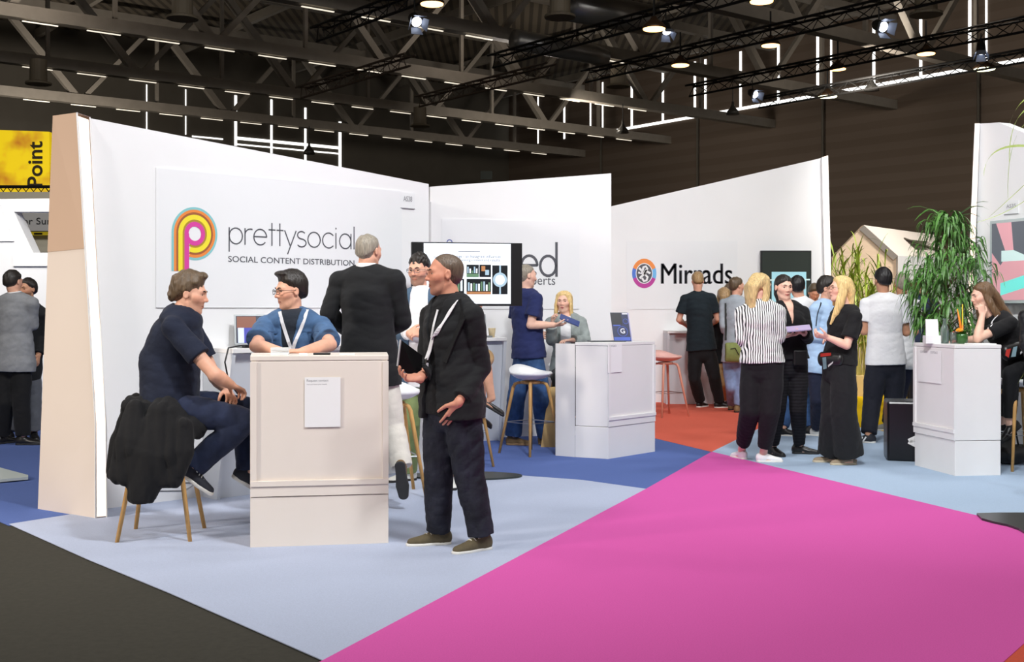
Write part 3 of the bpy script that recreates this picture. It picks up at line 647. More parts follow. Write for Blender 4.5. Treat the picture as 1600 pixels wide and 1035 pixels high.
# black lighting trusses
TD = -HB
def light_truss(px, py, L, label, m=BLACK, z=8.6, side=.36, group=None):
    Y = (z - CH) * F / (HY - py); p = np.array([(px - 800) * Y / F, Y, z]); mb = MB(); q = side / 2
    offs = [HA * q, -HA * q, np.array([0, 0, -side * .9])]
    for o_ in offs: mb.tube([p + o_, p + TD * L + o_], .035, 6)
    st = .42; k = int(L / st)
    for a, b in ((0, 1), (1, 2), (2, 0)): mb.tube([p + TD * st * i + offs[a if i % 2 else b] for i in range(k + 1)], .016, 4)
    o = mb.build('lighting_truss', m, loc=p); tag(o, label, 'truss', group); return p
BRN = M('brown truss metal', (92, 78, 66), .6)
light_truss(495, 45, 12, 'black lattice lighting truss at the top left of centre, left of the bright spotlight')
light_truss(770, 88, 16, 'black lattice lighting truss rising to the top edge above the centre wall')
light_truss(915, 112, 18, 'long black lattice lighting truss passing beside the warm flood lamps')
light_truss(1077, 135, 20, 'black lattice lighting truss crossing the upper right window slits')
light_truss(1185, 154, 20, 'lowest black lattice lighting truss in front of the window sill on the right')
light_truss(470, 138, 6.5, 'brown lattice truss above the logo wall, the left one of two', BRN)
light_truss(655, 152, 7, 'brown lattice truss above the centre wall, the right one of two', BRN)
# flood lamps, spotlights, pendants, air outlets
def flood_lamp(px, py, Y, label, s=.52, m=WARM, grp='warm flood lamps under the roof'):
    p = at(px, py, Y); t = thing('flood_lamp', label, 'lamp', p, grp); mb = MB()
    mb.lathe(p, [(s * .5, 0), (s * .48, .05), (s * .34, .13), (s * .18, .19), (s * .10, .26)], 20); mb.build('housing', M('bronze housing', (84, 62, 44), .4, metal=.4), t, True)
    mb = MB(); mb.lathe(p, [(s * .44, -.02), (s * .46, .004)], 20); mb.build('lamp_glass', m, t)
    mb = MB(); mb.tube([p + np.array([0, 0, .26]), p + np.array([0, 0, .9])], .025, 6); mb.build('hanger', BLACK, t)
for px, py, Y, lb in ((675, 6, 24, 'warm flood lamp at the top edge just right of the bright spotlight'), (1022, 45, 25, 'warm flood lamp beside a small spotlight, above the centre gap'),
        (1063, 102, 32, 'warm flood lamp below a black truss, left of the window slits'), (1190, 2, 24, 'warm flood lamp cut off by the top edge'), (1204, 71, 31, 'warm flood lamp between two black trusses'),
        (1309, 108, 35, 'warm flood lamp in front of a bright window slit'), (1447, 84, 32, 'warm flood lamp under the lower black truss at right')):
    flood_lamp(px, py, Y, lb)
WW = M('white lamp glass', (250, 250, 205), .3, emit=5.0)
flood_lamp(1293, 151, 40, 'white flood lamp low in front of the window sill', .7, WW); flood_lamp(1538, 108, 36, 'white flood lamp under the spotlight at far right', .7, WW)
def spot(px, py, Y, ax, label, s=1.0):
    p = at(px, py, Y); ax = nrm(ax); t = thing('spotlight', label, 'spotlight', p, 'spotlights on the trusses')
    r = nrm(np.cross(ax, UP)); u = np.cross(r, ax)
    mb = MB(); mb.tube([p - ax * .42 * s, p - ax * .3 * s, p], [.09 * s, .15 * s, .17 * s], 14); mb.build('can', BLACK, t, False)
    mb = MB(); mb.tube([p + ax * .005, p + ax * .02 * s], [.14 * s, .13 * s], 14); mb.build('lens', COOL, t)
    mb = MB()
    for v, w_ in ((u, r), (-u, r), (r, u), (-r, u)):
        a = p + v * .16 * s; b = a + ax * .22 * s + v * .10 * s; mb.add([a - w_ * .13 * s, a + w_ * .13 * s, b + w_ * .17 * s, b - w_ * .17 * s], [(0, 1, 2, 3)])
    o = mb.build('barn_door', M('barn door metal', (120, 126, 140), .4), t); sm = o.modifiers.new('thick', 'SOLIDIFY'); sm.thickness = .01
    mb = MB(); mb.tube([p - ax * .2 * s, p - ax * .2 * s + UP * .5 * s], .02 * s, 6); mb.build('yoke', BLACK, t)
spot(651, 34, 26, (.35, -.75, -.55), 'large bright spotlight with barn doors hanging at top centre', 0.83)
spot(1042, 50, 26, (.1, -.5, -.85), 'small spotlight with lit barn doors beside a warm flood lamp', 0.65)
spot(1380, 42, 25, (.3, -.85, -.4), 'bright blue white spotlight with barn doors at upper right', 0.79)
spot(1180, 148, 34, (.35, -.7, -.4), 'spotlight at the left end of the lowest black truss', 0.72)
spot(1533, 82, 30, (-.1, -.3, -.95), 'downward spotlight above the white flood lamp at far right', 0.72)
def pendant(px, py, Y, label):
    p = at(px, py, Y); t = thing('pendant_lamp', label, 'lamp', p, 'unlit bell lamps'); mb = MB()
    mb.lathe(p, [(.24, 0), (.20, .12), (.10, .24), (.05, .34), (.04, .46)], 16); mb.build('lamp_shade', M('bell metal', (92, 90, 86), .35, metal=.5), t, True)
    mb = MB(); mb.tube([p + UP * .46, p + UP * 1.1], .015, 5); mb.build('cord', BLACK, t)
for px, py, Y, lb in ((973, 208, 44, 'unlit bell lamp below the first window bay'), (1145, 179, 42, 'unlit bell lamp under the middle of the window sill'), (1362, 142, 38, 'unlit bell lamp below the lowest black truss'),
                      (483, 241, 46, 'unlit bell lamp in front of the back wall windows')): pendant(px, py, Y, lb)
def vent(px, py, Y, label, s=.62):
    p = at(px, py, Y); mb = MB(); mb.lathe(p, [(s * .62, 0), (s * .62, .06), (s * .42, .10), (s * .40, .75)], 20)
    tag(mb.build('air_outlet', M('beige sheet metal', (140, 128, 108), .6), smooth=False, loc=p), label, 'air vent', 'round air outlets under the roof')
for px, py, Y, lb in ((285, 30, 29, 'round air outlet at the top left between roof beams'), (875, 28, 29, 'round air outlet beside the silver duct'), (656, 198, 46, 'small round air outlet above the end of the logo wall'),
                      (966, 136, 38, 'round air outlet left of the window slits'), (1447, 24, 28, 'round air outlet at the top right'), (60, 132, 36, 'round air outlet above the yellow banner')): vent(px, py, Y, lb)
p = at(890, 8, 31); mb = MB(); mb.tube([p, p + HA * 3.0 + UP * .05], .42, 20); q = hp_(14, 36, 11.6)
tag(mb.build('air_duct', M('silver duct', (150, 148, 145), .35, metal=.7, bump=.3, bscale=12), smooth=True, loc=p), 'fat silver air duct at the top edge', 'air duct')
p = at(925, 84, 36); mb = MB(); mb.tube([p - HA * 3, p, p + HA * .5 + UP * -.1], .3, 16)
tag(mb.build('air_duct', MATS['silver duct'], smooth=True, loc=p), 'thinner grey air duct behind the long black truss', 'air duct')

# ------------------------------------------------------------------ stand walls
def plane_hit(px, py, P0, n):
    d = np.array([(px - 800) / F, 1.0, -(py - HY) / F]); o = np.array([0, 0, CH]); return o + d * (np.dot(np.array(P0) - o, n) / np.dot(d, n))
class Wall:
    def __init__(s, P0, d):
        s.P0 = np.array([P0[0], P0[1], 0.0]); s.d = nrm(np.array([d[0], d[1], 0.0])); s.n = np.cross(s.d, UP)
    def pt(s, u, z, off=0.0): return s.P0 + s.d * u + UP * z + s.n * off
    def px(s, x, y, off=0.0): return plane_hit(x, y, s.P0 + s.n * off, s.n)
    def u(s, x, y=483): return float(np.dot(s.px(x, y) - s.P0, s.d))
    def slab(s, uz, th, off=0.0):   # polygon of (u, z), its face at off, thickness th behind it
        mb = MB(); mb.prism([s.pt(u, z, off) for u, z in uz], -s.n * th); return mb
LW = Wall((-2.83, 8.23), (.718, .696))
tag(LW.slab([(.0, 0), (2.93, 0), (2.93, 2.49), (-.125, 2.72), (-.06, 1.2)], .14).build('wall_left', WALLW), kind='structure')
CW = Wall((-.877, 12.6), (.956, .293))
uE = CW.u(955); tag(CW.slab([(0, 0), (uE, 0), (uE, CW.px(955, 271)[2]), (0, CW.px(672, 292)[2])], .14).build('wall_centre', WALLW), kind='structure')
a_, b_ = LW.pt(2.92, 0, -.10), CW.pt(.04, 0, -.10); nx = np.array([-.1, 0, 0]); mb = MB(); mb.hexa([a_, b_, b_ + nx, a_ + nx], [a_ + UP * 2.40, b_ + UP * 2.55, b_ + nx + UP * 2.55, a_ + nx + UP * 2.40]); tag(mb.build('wall_return', WALLW), kind='structure')
MW = Wall((at(940, 483, 17.6)[0], 17.6), (1, .0))
uT, uB = MW.u(1284), MW.u(1293)
tag(MW.slab([(0, 0), (uB, 0), (uT, MW.px(1284, 247)[2]), (0, MW.px(940, 326)[2])], .16).build('wall_mirror', WALLW), kind='structure').name = 'wall_far'
RW = Wall((at(1530, 483, 11.6)[0], 11.6), (.35, -.937))
tag(RW.slab([(-.05, 0), (3.2, 0), (3.2, 1.9), (RW.u(1560), 3.20), (-.02, RW.px(1530, 193)[2])], .14).build('wall_right', WALLW), kind='structure')
# tapered light pylon at the left end of the logo wall
A_ = ground(59, 796); B_ = ground(149.4, 811); C_ = ground(167, 809.5); D_ = LW.pt(-.02, 0, -.16)
zt = 2.735; At = at(83, 181, 8.0); Bt = at(120, 176, 7.88); Ct = at(140, 183, 8.02); Dt = LW.pt(-.28, zt, -.13); Dt[2] = At[2]
zm = .66; Bm = at(149, 660, 7.85); Cm = at(165.5, 662, 7.86)
py = thing('light_pylon', 'tapered light pylon with painted warm light tint at the left end of the logo wall', 'pylon', (A_ + B_) / 2)
mb = MB(); E_ = LW.pt(LW.u(165), 0, .002); Em = LW.pt(LW.u(163.5), Cm[2], .002); Et = LW.pt(LW.u(141.5), zt - .01, .002)
Am = lerp(A_, At, .31); Aq = lerp(A_, At, .66); Bq = lerp(Bm, Bt, .56)
mb.add([A_, B_, Bm, Bt, At, D_, Dt, E_, Em, Et, C_, Cm, Ct, Am, Bq, Aq], [(0, 1, 2, 13), (13, 2, 14, 15), (5, 0, 13, 15, 4, 6), (4, 3, 12, 9, 6), (10, 7, 8, 11), (11, 8, 9, 12), (7, 5, 6, 9, 8), (0, 5, 7, 10, 1)]); mb.build('body', PEACH_TINT, py); mb = MB(); e_ = nrm(np.cross(B_ - A_, At - A_)) * .003; e_ = e_ if e_[1] < 0 else -e_; mb.prism([Aq + e_, Bq + e_, Bt + e_, At + e_], -e_ * 2); mb.build('upper_panel', PEACH_TINT2, py)
mb = MB(); g_ = .012; mb.add([lerp(B_, C_, .1) + UP * g_, lerp(B_, C_, .92) + UP * g_, lerp(Bm, Cm, .92), lerp(Bt, Ct, .92) - UP * .02, lerp(Bt, Ct, .1) - UP * .02, lerp(Bm, Cm, .1)], [(0, 1, 2, 5), (5, 2, 3, 4)])
o = mb.build('light_strip', GLOW, py)
mb = MB(); mb.tube([B_, Bm, Bt, Ct, Cm, C_, B_], .006, 4); mb.build('edge_profile', WHITE, py)
def strip_pylon(name, label, quad, back, W):
    t = thing(name, label, 'pylon', (quad[0] + quad[1]) / 2 * np.array([1, 1, 0])); mb = MB(); b = [q + back for q in quad]
    mb.hexa([quad[0], quad[1], b[1], b[0]], [quad[3], quad[2], b[2], b[3]]); mb.build('body', WALLW, t)
    n = nrm(np.cross(quad[1] - quad[0], quad[3] - quad[0])); c = sum(quad) / 4; q2 = [c + (q - c) * np.array([1, 1, 1]) + n * .004 for q in quad]
    q2 = [lerp(q2[0], q2[1], .12), lerp(q2[0], q2[1], .9), lerp(q2[3], q2[2], .9), lerp(q2[3], q2[2], .12)]; mb = MB(); mb.add(q2, [(0, 1, 2, 3)]); mb.build('light_strip', GLOW, t)
Yq = 17.55; strip_pylon('light_pylon', 'slim lit pylon at the end of the far sign wall beside the reed plant',
    [at(1293, 483, Yq) * [1, 1, 0], at(1304, 483, Yq + .05) * [1, 1, 0], at(1294, 243, Yq + .05), at(1284, 246, Yq)], np.array([.0, .30, 0]), MW)
Yq = 11.55; strip_pylon('light_pylon', 'slim lit pylon at the left end of the right wall, behind the drooping leafy plant',
    [at(1501, 483, Yq) * [1, 1, 0], at(1512, 483, Yq) * [1, 1, 0], at(1531, 193, Yq), at(1523, 193, Yq)], np.array([.11, .26, 0]), RW)

# ---- signs on the walls
def board(W, name, label, u0, u1, z0, z1a, z1b, th=.007, m=PANELW):
    mb = W.slab([(u0, z0), (u1, z0), (u1, z1b), (u0, z1a)], th, th + .002); o = thing(name, label, 'sign', W.pt((u0 + u1) / 2, z0, 0)); mb.build('panel', m, o); return o
def wl(W, px, py): h = W.px(px, py); return float(np.dot(h - W.P0, W.d)), float(h[2])
OFF = .0105
u0, z0 = wl(LW, 243, 481); u1, z1 = wl(LW, 627, 299); ut, zt_ = wl(LW, 243, 262)
sg = board(LW, 'sign_board', 'large white sign board with rainbow striped letter P and thin lettering', u0, u1, z0, zt_, z1)
cols = [(132, 196, 200), (236, 138, 62), (160, 92, 54), (240, 222, 52), (176, 140, 46), (214, 66, 158)]
rad = [1.0, .905, .80, .715, .53, .45, .27]
uc, zc = wl(LW, 303, 365.5); Rr = (wl(LW, 338.5, 366)[0] - wl(LW, 267, 366)[0]) / 2; Rv = wl(LW, 303, 324)[1] - zc; zb = wl(LW, 290, 424)[1]
ucx = (wl(LW, 338.5, 366)[0] + wl(LW, 267, 366)[0]) / 2
lg = MB()
for i in range(6):
    r0, r1 = rad[i + 1], rad[i]; nn = 40; V = []; xs = -.25
    e = -90 - math.degrees(math.asin(min(.999, .25 / r1))) if i < 5 else -170
    for k in range(nn + 1):
        a = math.radians(180 + (e - 180) * k / nn)
        for r in (r0, r1): V.append(LW.pt(ucx + Rr * r * math.cos(a), zc + Rv * r * math.sin(a), OFF + .001 * (i % 2)))
    lg.add(V, [(2 * k, 2 * k + 2, 2 * k + 3, 2 * k + 1)[::-1] for k in range(nn)], i)
    xa, xb = -rad[i], (-rad[i + 1] if i < 5 else -.25)
    lg.add([LW.pt(ucx + Rr * xa, zb, OFF + .0012), LW.pt(ucx + Rr * xb, zb, OFF + .0012), LW.pt(ucx + Rr * xb, zc, OFF + .0012), LW.pt(ucx + Rr * xa, zc, OFF + .0012)], [(0, 1, 2, 3)], i)
lg.build('logo', [M('print %d' % i, c, .55) for i, c in enumerate(cols)], sg)
def stroke(mb, W, pts, u0, z0, su, sz, wd, off, m=None):
    P = [np.array([u0 + x * su, z0 + y * sz]) for x, y in pts]; V = []; n = len(P)
    for i, p in enumerate(P):
        d = P[min(i + 1, n - 1)] - P[max(i - 1, 0)]; d = d / (np.linalg.norm(d) + 1e-9); q = np.array([-d[1], d[0]]) * wd / 2
        if i == 0: p = p - d * wd * .3
        if i == n - 1: p = p + d * wd * .3
        V += [W.pt(*(p + q), off), W.pt(*(p - q), off)]
    mb.add(V, [(2 * i, 2 * i + 1, 2 * i + 3, 2 * i + 2) for i in range(n - 1)], m)
def arc(cx, cy, rx, ry, a0, a1, n=18): return [(cx + rx * math.cos(math.radians(a0 + (a1 - a0) * i / n)), cy + ry * math.sin(math.radians(a0 + (a1 - a0) * i / n))) for i in range(n + 1)]
GL = {'p': (1.10, [[(0, 1), (0, -.48)], arc(.46, .5, .46, .5, 0, 360)]), 'r': (.62, [[(0, 0), (0, 1)], arc(.40, .62, .40, .36, 180, 75)]),
      'e': (1.08, [[(.02, .52), (.92, .52)] + arc(.46, .5, .46, .5, 3, 318)]), 't': (.58, [[(.22, 0), (.22, 1.42)], [(0, 1.0), (.46, 1.0)]]),
      'y': (.92, [[(0, 1), (.42, 0)], [(.84, 1), (.22, -.5)]]), 's': (.82, [arc(.34, .76, .30, .24, 40, 255, 12) + arc(.34, .25, .34, .26, 75, -145, 14)]),
      'o': (1.14, [arc(.48, .5, .48, .5, 0, 360)]), 'c': (1.0, [arc(.48, .5, .48, .5, 45, 315)]), 'i': (.34, [[(.05, 0), (.05, 1)], [(.05, 1.30), (.05, 1.36)]]),
      'a': (1.12, [arc(.46, .5, .46, .5, 0, 360), [(.92, 1), (.92, 0)]]), 'l': (.3, [[(.05, 0), (.05, 1.5)]]), 'd': (1.0, [arc(.46, .5, .46, .5, 0, 360), [(.94, 0), (.94, 1.65)]])}
def strokes(mb, W, word, ua, ub, zb, xh, wd, off, m=None):
    tot = sum(GL[c][0] for c in word) - (GL[word[-1]][0] - max(x for st in GL[word[-1]][1] for x, y in st)); su = (ub - ua) / tot; x = 0
    for c in word:
        for st in GL[c][1]: stroke(mb, W, [(x + a, b) for a, b in st], ua, zb, su, xh, wd, off, m)
        x += GL[c][0]
ua, zb_ = wl(LW, 357, 381.0); ub, _ = wl(LW, 552, 388); xh = wl(LW, 357, 356)[1] - zb_
lt = MB(); strokes(lt, LW, 'prettysocial', ua, ub, zb_, xh, .0105, OFF)
ua, zb_ = wl(LW, 355.5, 409.5); ub, _ = wl(LW, 552.5, 416); hgt = wl(LW, 355.5, 400)[1] - zb_
add_text(lt, 'SOCIAL CONTENT DISTRIBUTION', LW.pt(ua, zb_), LW.d, UP, ub - ua, hgt, OFF, .008)
lt.build('lettering', DARKPR, sg)
def plate(W, body, px, py, wpx, hpx, label):
    u, z = wl(W, px - wpx / 2, py + hpx / 2); u2, z2 = wl(W, px + wpx / 2, py - hpx / 2); o = thing('number_plate', label, 'sign', W.pt(u, z))
    mb = MB(); mb.prism([W.pt(u - .03, z - .06, .008), W.pt(u2 + .03, z - .06, .008), W.pt(u2 + .03, z2 + .03, .008), W.pt(u - .03, z2 + .03, .008)], -W.n * .007); mb.build('panel', PANELW, o)
    mb = MB(); add_text(mb, body, W.pt(u, z), W.d, UP, u2 - u, z2 - z, .010, .01); mb.prism([W.pt(u - .03, z - .062, .009), W.pt(u2 + .03, z - .062, .009), W.pt(u2 + .03, z - .056, .009), W.pt(u - .03, z - .056, .009)], W.n * .001); mb.build('lettering', GREYPR, o)
plate(LW, 'AS38', 636, 311, 14, 7, 'small stand number AS38 on the end of the logo wall')
plate(RW, 'AS35', 1581, 322, 15, 7.5, 'small stand number AS35 on the right wall')
# centre wall sign
u0, z0 = wl(CW, 690, 483); u1, z1 = wl(CW, 905, 347)
sg = board(CW, 'sign_board', 'white sign board behind the screen showing large dark letters ed', u0, u1, z0, z1, z1)
lt = MB(); ue, zb_ = wl(CW, 814, 431); ud = wl(CW, 869, 431)[0]; xh = wl(CW, 850, 400)[1] - zb_
strokes(lt, CW, 'ed', ue, ud, zb_ + .0, xh, .030, OFF)
ua, zb_ = wl(CW, 812, 447); ub = wl(CW, 867, 447)[0]; add_text(lt, 'experts', CW.pt(ua, zb_ - .02), CW.d, UP, ub - ua, .115, OFF, .0)
lt.build('lettering', DARKPR, sg)
mb = MB(); uc, zc = wl(CW, 702, 379); band(mb, CW.pt(uc, zc), CW.d, UP, .022, .033, 0, 360, OFF); mb.build('logo', M('print violet', (92, 100, 168), .5), sg)
# far sign
u0, z0 = wl(MW, 979, 483.5); u1, z1 = wl(MW, 1152, 377)
sg = board(MW, 'sign_board', 'white sign board with a round four coloured emblem and dark grey lettering', u0, u1, z0, z1, z1)
lt = MB(); ua, zb_ = wl(MW, 1033, 444); ub, zt2 = wl(MW, 1144, 412); add_text(lt, 'Mirrads', MW.pt(ua, zb_), MW.d, UP, ub - ua, zt2 - zb_, OFF, .0)
for e in (-.006, .006): add_text(lt, 'Mirrads', MW.pt(ua + e, zb_), MW.d, UP, ub - ua, zt2 - zb_, OFF + .001, .0)
lt.build('lettering', DARKPR, sg)
uc, zc = wl(MW, 1006.5, 427.5); R1 = wl(MW, 1025.5, 427)[0] - uc; Rv = wl(MW, 1006, 404.5)[1] - zc; mb = MB(); sx = R1 / Rv
for i, (a0, a1) in enumerate(((22, 158), (158, 202), (202, 338), (338, 382))): band(mb, MW.pt(uc, zc), MW.d, UP, Rv * .70, Rv, a0, a1, OFF, i, sx=sx)
flat(mb, [(R1 * .64 * math.cos(a), Rv * .64 * math.sin(a)) for a in np.linspace(0, 2 * math.pi, 33)[:-1]], MW.pt(uc, zc), MW.d, UP, OFF, 4)
for pts in ([(-.38, .05), (-.18, -.02), (-.05, .38), (.12, .42), (.22, .30), (.02, -.02), (.24, -.22), (.16, -.42), (-.02, -.46), (-.14, -.30)], [(.4, .02), (.22, .10), (.12, .2), (-.0, .02)], [(-.30, -.26), (-.12, -.12), (.06, .0)], [(-.34, .30), (-.2, .18)]):
    stroke(mb, MW, [(x * 1.15, y * 1.15) for x, y in pts], uc, zc, R1, Rv, .032, OFF + .002, 5)
mb.build('logo', [M('print orange', (238, 140, 62), .5), M('print blue', (74, 116, 206), .5), M('print purple', (186, 56, 150), .5), M('print sky', (110, 180, 232), .5), DARKPR, PANELW], sg)
# far wall screen
def flat_tv(name, label, W, x0, y0, x1, y1, off, th, content, bez=.02, m=BLACKP):
    u0, z1 = wl(W, x0, y0); u1, z0 = wl(W, x1, y1); o = thing(name, label, 'screen', W.pt((u0 + u1) / 2, z0, off)); mb = MB()
    mb.prism([W.pt(u0, z0, off), W.pt(u1, z0, off), W.pt(u1, z1, off), W.pt(u0, z1, off)], -W.n * th); mb.build('frame', m, o, bevel=.004)
    mb = MB(); a, b, c, d = u0 + bez, u1 - bez, z0 + bez, z1 - bez; ms = []
    for i, (poly, mm) in enumerate(content):
        mb.add([W.pt(a + (b - a) * x, c + (d - c) * y, off + .002 + .0006 * i) for x, y in poly], [tuple(range(len(poly)))], i); ms.append(mm)
    mb.build('display', ms, o); return o
FULL = [(0, 0), (1, 0), (1, 1), (0, 1)]
flat_tv('wall_screen', 'dark wall screen with a pale blue picture on the far sign wall', MW, 1187, 392, 1266, 474, .07, .05,
    [(FULL, M('dark green glass', (52, 58, 54), .08, emit=.15)), ([(.20, 0), (.92, 0), (.92, .60), (.20, .60)], M('pale blue display', (150, 196, 206), .3, emit=.5)),
     ([(.0, .42), (1, .43), (1, .46), (.0, .45)], M('display line', (190, 214, 214), .3, emit=.4))])
flat_tv('wall_screen', 'large wall screen with pink, grey and turquoise shapes on the right wall', RW, 1562, 346, 1640, 474, .12, .07,
    [(FULL, M('pink display', (206, 150, 158), .3, emit=.55)), ([(0, .62), (.20, .45), (.34, .58), (.10, 1), (0, 1)], M('grey display', (92, 96, 104), .3, emit=.5)), ([(.22, .50), (1, .50), (1, .64), (.22, .64)], M('light display', (190, 212, 210), .3, emit=.6)),
     ([(.2, .06), (1, .2), (1, .36), (.2, .22)], M('turquoise display', (110, 214, 204), .3, emit=.6)), ([(.5, .64), (1, .5), (1, 1), (.45, 1)], MATS['grey display'])], .03, M('light grey frame', (196, 206, 206), .4))
scr = bpy.data.objects['wall_screen.001']; mb = MB(); u, z = wl(RW, 1556, 394); mb.prism([RW.pt(u, CH + .05, .06), RW.pt(u + .4, CH + .05, .06), RW.pt(u + .4, z, .06), RW.pt(u, z, .06)], -RW.n * .05)
mb.build('bracket', M('bracket glass', (40, 52, 56), .2), scr)

# ------------------------------------------------------------------ far structures
# wooden house
hs_ = thing('wooden_house', 'pale wooden house front with a gable and roof windows behind the plants', 'booth', at(1350, 610, 21) * [1, 1, 0]); WOOD = M('pale plywood', (226, 200, 172), .6, var=.06, vscale=2, stretch=(2, 2, 14))
g = [at(1300, 483, 21.5) * [1, 1, 0], at(1403, 483, 21.5) * [1, 1, 0], at(1403, 400, 21.5), at(1350, 352, 21.5), at(1300, 404, 21.5)]
mb = MB(); mb.prism(g, (0, .15, 0)); mb.build('gable_wall', WOOD, hs_)
a, b, c, d = at(1350, 352, 21.4), at(1403, 400, 21.4), at(1540, 404, 24.2), at(1512, 374, 24.2)
def rq(s, t): return lerp(lerp(a, d, s), lerp(b, c, s), t)
mb = MB(); hol = ((.26, .50), (.60, .85)); xs = [0, .26, .50, .60, .85, 1]; nn = nrm(np.cross(b - a, d - a)) * -.12
for i in range(5):
    for t0, t1 in ((0, .36), (.36, .74), (.74, 1)):
        if t0 == .36 and i in (1, 3): continue
        sk = lambda s, t: rq(s, t)
        mb.prism([sk(xs[i], t0), sk(xs[i], t1), sk(xs[i + 1], t1), sk(xs[i + 1], t0)], nn)
mb.build('roof', M('white roof panel', (232, 222, 212), .6), hs_)
for x0, x1 in hol:
    mb = MB(); mb.prism([rq(x0, .36) + nn, rq(x0, .74) + nn, rq(x1, .74) + nn, rq(x1, .36) + nn], nn * .2); mb.tube([rq(x0, .36), rq(x1, .74)], .03, 5); mb.build('window', M('dark roof glass', (92, 84, 74), .3), hs_)
mb = MB(); mb.prism([b * [1, 1, 0], c * [1, 1, 0], c, b], (.0, .15, 0)); mb.build('side_wall', WALLW, hs_)
# far left stand with a slanted opening
fl_ = thing('exhibition_stand', 'white exhibition stand with a slanted opening behind the two men at far left', 'booth', at(30, 620, 15.5) * [1, 1, 0]); Yl = 15.5
mb = MB()
for poly in ([(-60, 312), (90, 310), (90, 331), (-60, 331)], [(-60, 331), (22, 331), (52, 395), (90, 395), (90, 660), (-60, 660)]):
    mb.prism([at(x, y, Yl) if y < 650 else at(x, 483, Yl) * [1, 1, 0] for x, y in poly][::-1], (0, .25, 0))
mb.build('wall', WALLW, fl_)
mb = MB(); mb.prism([at(x, y, 15.47) for x, y in ((-30, 320), (0, 320), (21, 377), (-30, 377))][::-1], (0, .03, 0)); mb.build('slanted_post', WALLW, fl_)
mb = MB(); mb.prism([at(x, y, 15.46) for x, y in ((20, 395), (90, 395), (90, 416), (20, 416))][::-1], (0, .04, 0)); mb.build('ledge', WALLW, fl_)
o = thing('sign_board', 'grey sign reading Visitor Survey seen through the slanted opening', 'sign', at(60, 348, 17)); mb = MB(); mb.prism([at(x, y, 17) for x, y in ((0, 334), (130, 334), (130, 361), (0, 361))][::-1], (0, .3, 0)); mb.build('panel', M('grey sign', (126, 124, 122), .6), o)
mb = MB(); p0 = at(4, 354, 17); add_text(mb, 'Visitor Survey', p0, (1, 0, 0), UP, (100) * 17 / F, .125, .01); mb.build('lettering', BLACKP, o)
o = thing('sign_board', 'yellow strip with black letters below the grey sign', 'sign', at(60, 364, 17.2)); mb = MB(); mb.prism([at(x, y, 17.2) for x, y in ((10, 361), (130, 361), (130, 367), (10, 367))][::-1], (0, .1, 0)); mb.build('panel', M('yellow sign', (240, 210, 40), .6, emit=.25), o)
mb = MB(); mb.prism([at(x, y, 17.19) for x, y in ((53, 364), (66, 364), (66, 367), (53, 367))][::-1], (0, .005, 0)); mb.build('lettering', BLACKP, o)
mb = MB(); mb.prism([at(x, y, 17.3) for x, y in ((-10, 300), (140, 300), (140, 420), (-10, 420))][::-1], (0, .1, 0)); tag(mb.build('partition', M('olive partition', (150, 144, 128), .7), loc=at(60, 420, 17.3)), 'olive partition panel far behind the grey sign', 'partition')
bn = thing('banner', 'glowing yellow hanging banner reading Point sideways at the far left', 'banner', at(40, 300, 21))
YM = M('backlit yellow print', (250, 214, 20), .5, emit=.55); nt = YM.node_tree; bs = nt.nodes['Principled BSDF']; tc = nt.nodes.new('ShaderNodeTexCoord'); nz = nt.nodes.new('ShaderNodeTexNoise'); nz.inputs['Scale'].default_value = 1.6; nz.inputs['Detail'].default_value = 3
cr = nt.nodes.new('ShaderNodeValToRGB'); nt.links.new(tc.outputs['Object'], nz.inputs['Vector']); nt.links.new(nz.outputs['Fac'], cr.inputs['Fac'])
cr.color_ramp.elements[0].position = .32; cr.color_ramp.elements[0].color = lin((196, 120, 30)) + (1,); cr.color_ramp.elements[1].position = .50; cr.color_ramp.elements[1].color = lin((250, 214, 20)) + (1,)
nt.links.new(cr.outputs['Color'], bs.inputs['Base Color']); nt.links.new(cr.outputs['Color'], bs.inputs['Emission Color'])
mb = MB(); mb.prism([at(x, y, 21) for x, y in ((-60, 201), (77, 206), (77, 304), (-60, 304))][::-1], (0, .12, 0)); mb.build('panel', YM, bn)
mb = MB(); p0 = at(67, 292, 20.98); add_text(mb, 'Point', p0, UP, (-1, 0, 0), 71 * 21 / F, 24 * 21 / F, .01, .02); mb.build('lettering', M('dark print', (60, 48, 20), .6), bn)
mb = MB(); y0 = 292; z0, z1 = at(0, 292, 20.5)[2], at(0, 307, 20.5)[2]; xa, xb = at(-60, 0, 20.5)[0], at(82, 0, 20.5)[0]
for z in (z0, z1): mb.tube([(xa, 20.5, z), (xb, 20.5, z)], .03, 6)
k = 12; mb.tube([(xa + (xb - xa) * i / k, 20.5, z0 if i % 2 else z1) for i in range(k + 1)], .012, 4); mb.tube([(xa + (xb - xa) * i / k, 20.5, z1 if i % 2 else z0) for i in range(k + 1)], .012, 4)
tag(mb.build('lighting_truss', BLACK, loc=(xa, 20.5, z1)), 'thin black lattice truss along the bottom of the yellow banner', 'truss')
EXM = M('unlit exit sign', (36, 48, 40), .5)
mb = MB(); c = hp_(SR - .2, onR(760) if False else 51.5, 0); p = at(760, 274, 60); mb.box(p, (.6, .08, .42)); tag(mb.build('exit_sign', EXM, loc=p), 'small dark exit sign on the far wall above the centre wall', 'sign')
